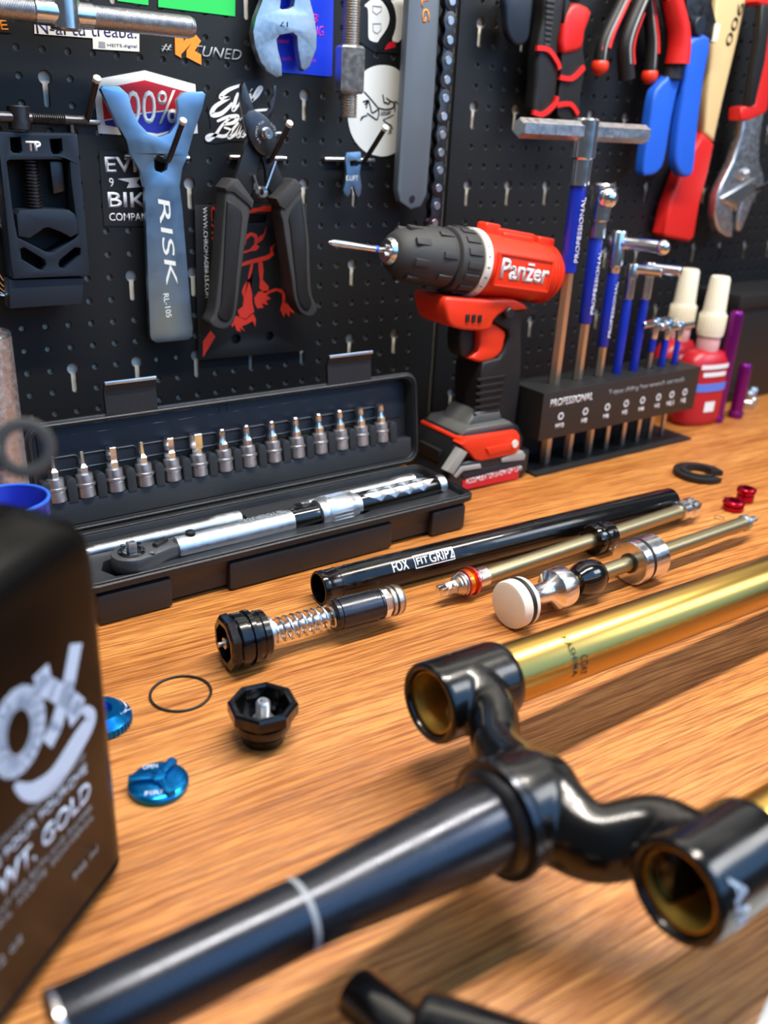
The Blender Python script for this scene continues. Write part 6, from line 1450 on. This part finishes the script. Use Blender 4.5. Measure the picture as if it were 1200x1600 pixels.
# ring handle joined to the cap
ring_c = Vector((.0742, .330, .2330)); to_cam = (Vector((0, 0, .35)) - ring_c).normalized()
RM = along(ring_c, to_cam)
bm = B()
prof = [(-.0035, .0072), (-.0022, .0066), (.0022, .0066), (.0035, .0072), (.0035, .0102), (.0022, .0112), (-.0022, .0112), (-.0035, .0102)]
lathe(bm, prof, RM, 40, closed=True); 
capw = BMx @ Vector((BW * .52, -BD / 2, .226))
pa = ring_c + (capw - ring_c).normalized() * .0095
sweep(bm, [tuple(pa), tuple(pa.lerp(capw, .5) + Vector((0, 0, .002))), tuple(capw)], [.0050, .0062, .0070], 12, flat=.6)
fin('ring_handle', bm, mat('dark_grey_plastic', rgb(62, 60, 58), .45), cpx, world=True, smooth=50)
def bface(s_, x_right, z_, w=None, h=None, bold=0, shear=0, m=M_palebl, name='lettering'):
    """lettering on the printed face; x_right = distance of its right end from the far edge"""
    b2 = text_bm(s_, w, h, bold, shear); ww = max(v.co.x for v in b2.verts)
    b2.transform(frame2((x_right + ww, .0001, z_), (-1, 0, 0), (0, 0, 1)))
    return fin(name, b2, m, bb, smooth=0)
def face_strokes(lines, wd_):
    bm = B()
    for ln in lines:
        pts_ = [Vector(p) for p in ln]
        for i in range(len(pts_) - 1):
            t_ = (pts_[i + 1] - pts_[i]); l_ = t_.length; t_.normalize(); nn = Vector((-t_.y, t_.x)) * wd_ / 2; ex = t_ * wd_ * .18
            prism(bm, [tuple(pts_[i] - ex + nn), tuple(pts_[i + 1] + ex + nn), tuple(pts_[i + 1] + ex - nn), tuple(pts_[i] - ex - nn)], .0001, .0003)
    return fin('logo', bm, M_palebl, bb, smooth=0)
# the letters X, O and F, measured from the bottle's far edge
face_strokes([[(.0250, .1440), (.0320, .1300), (.0430, .1160), (.0480, .1130)], [(.0500, .1420), (.0420, .1340), (.0320, .1220), (.0270, .1150)], [(.0270, .1150), (.0330, .1140)], [(.0500, .1420), (.0440, .1425)]], .0086)
face_strokes([[(.0640 + .0115 * math.cos(2 * PI * i / 20), .1290 + .0145 * math.sin(2 * PI * i / 20)) for i in range(21)]], .0088)
face_strokes([[(.1010, .1130), (.0990, .1430), (.0800, .1430)], [(.1000, .1290), (.0840, .1290)]], .0085)
bm = B()   # tail of the logo
pp = smooth_poly([(.0240, .1130), (.0200, .1040), (.0300, .0990), (.0480, .0930), (.0620, .0980), (.0700, .1080)], 6, False)
L1, L2 = [], []
for i, p in enumerate(pp):
    t_ = (Vector(pp[min(i + 1, len(pp) - 1)]) - Vector(pp[max(i - 1, 0)])).normalized(); nn = Vector((-t_.y, t_.x)); wd_ = .0012 + .0048 * math.sin(PI * i / (len(pp) - 1))
    L1.append(Vector(p) + nn * wd_); L2.append(Vector(p) - nn * wd_)
for i in range(len(pp) - 1):
    prism(bm, [tuple(L1[i]), tuple(L1[i + 1]), tuple(L2[i + 1]), tuple(L2[i])], .0001, .0003)
fin('logo', bm, M_palebl, bb, smooth=0)
bface('HIGH PERFORMANCE SUSPENSION FLUID', .0265, .0880, .0840, .0030, 0.0, 0, M_grey)
bface('HUILE POUR FOURCHE', .0265, .0800, .0760, .0046, .01, 0, M_palebl)
bface('10 WT. GOLD', .0255, .0650, .0760, .0100, .03, .1, M_palebl)
bface('LUBRICANT FOR BATH AND DAMPER', .0255, .0580, .0820, .0030, 0, 0, M_grey)
bface('FORK OIL  ACEITE  SCHMIEROL', .0255, .0525, .0820, .0030, 0, 0, M_grey)
bface('946 ml', .0250, .0320, .0190, .0038, 0, 0, M_grey)
bface('32 oz', .0790, .0340, .0180, .0050, 0, 0, M_grey)

# blue cup and steel cylinder behind the bottle
r = thing('blue_cup', 'dark blue plastic cup between the oil bottle and the case', 'cup', (.1080, .5350, 0))
bm = B(); lathe(bm, [(0, 0), (0, .0190), (.002, .0200), (.126, .0228), (.1275, .0236), (.1290, .0236), (.1298, .0226), (.1280, .0214), (.004, .0186), (.004, 0)], seg=48); fin('cup_body', bm, M_blucup, r)
bm = B(); torus(bm, .0228, .0012, T(0, 0, .1292), 48, 8); fin('rim', bm, M_blueg, r)
r = thing('steel_cylinder', 'speckled steel tube standing at the left edge behind the blue cup', 'tube', (.1195, .6180, 0))
bm = B(); lathe(bm, [(0, .0165), (0, .0195), (.210, .0195), (.2125, .0190), (.2132, .0180), (.2120, .0165)], seg=48, closed=True); tb = fin('tube_body', bm, mat('speckled_steel', rgb(206, 196, 192), .36, .9, .6, 420, .12, 260), r)
bm = B(); torus(bm, .0184, .0012, T(0, 0, .2125), 48, 8); fin('rim', bm, M_chrome, r)
bm = B(); lathe(bm, [(.180, 0), (.180, .0168)], seg=32); fin('inner_plug', bm, M_copper, tb)

# black two-lugged bracket at the bottom edge and a sheet of paper at lower right
r = thing('bracket', 'black metal bracket with two rounded lugs at the bottom edge', 'bracket', (.18, .11, 0))
bm = B()
def lug(p0, p1, rr):
    p0 = Vector(p0); p1 = Vector(p1); d = (p1 - p0); L_ = d.length
    lathe(bm, [(0, 0), (0, rr * .72), (.0015, rr * .9), (.004, rr), (L_, rr * 1.05), (L_, 0)], along(p0, d), 32)
lug((.1430, .2010, .0350), (.162, .128, .032), .0105); fin('lug', bm, M_blkg, r, world=True, smooth=50)
bm = B(); lug((.1490, .1690, .0450), (.190, .118, .040), .0135); fin('lug', bm, M_blkg, r, world=True, smooth=50)
bm = B(); box(bm, .150, .215, .085, .122, 0, .050, .008, seg=3); fin('bracket_body', bm, M_blkg, r, world=True, smooth=50)
r = thing('paper_sheet', 'white paper sheet lying at the lower right corner', 'paper', (.40, .06, 0))
bm = B(); prism(bm, [(.272, .104), (.335, .1235), (.43, .10), (.41, -.01), (.29, .01)], .0002, .0008, plane='XY'); fin('sheet', bm, M_paper, r, world=True)
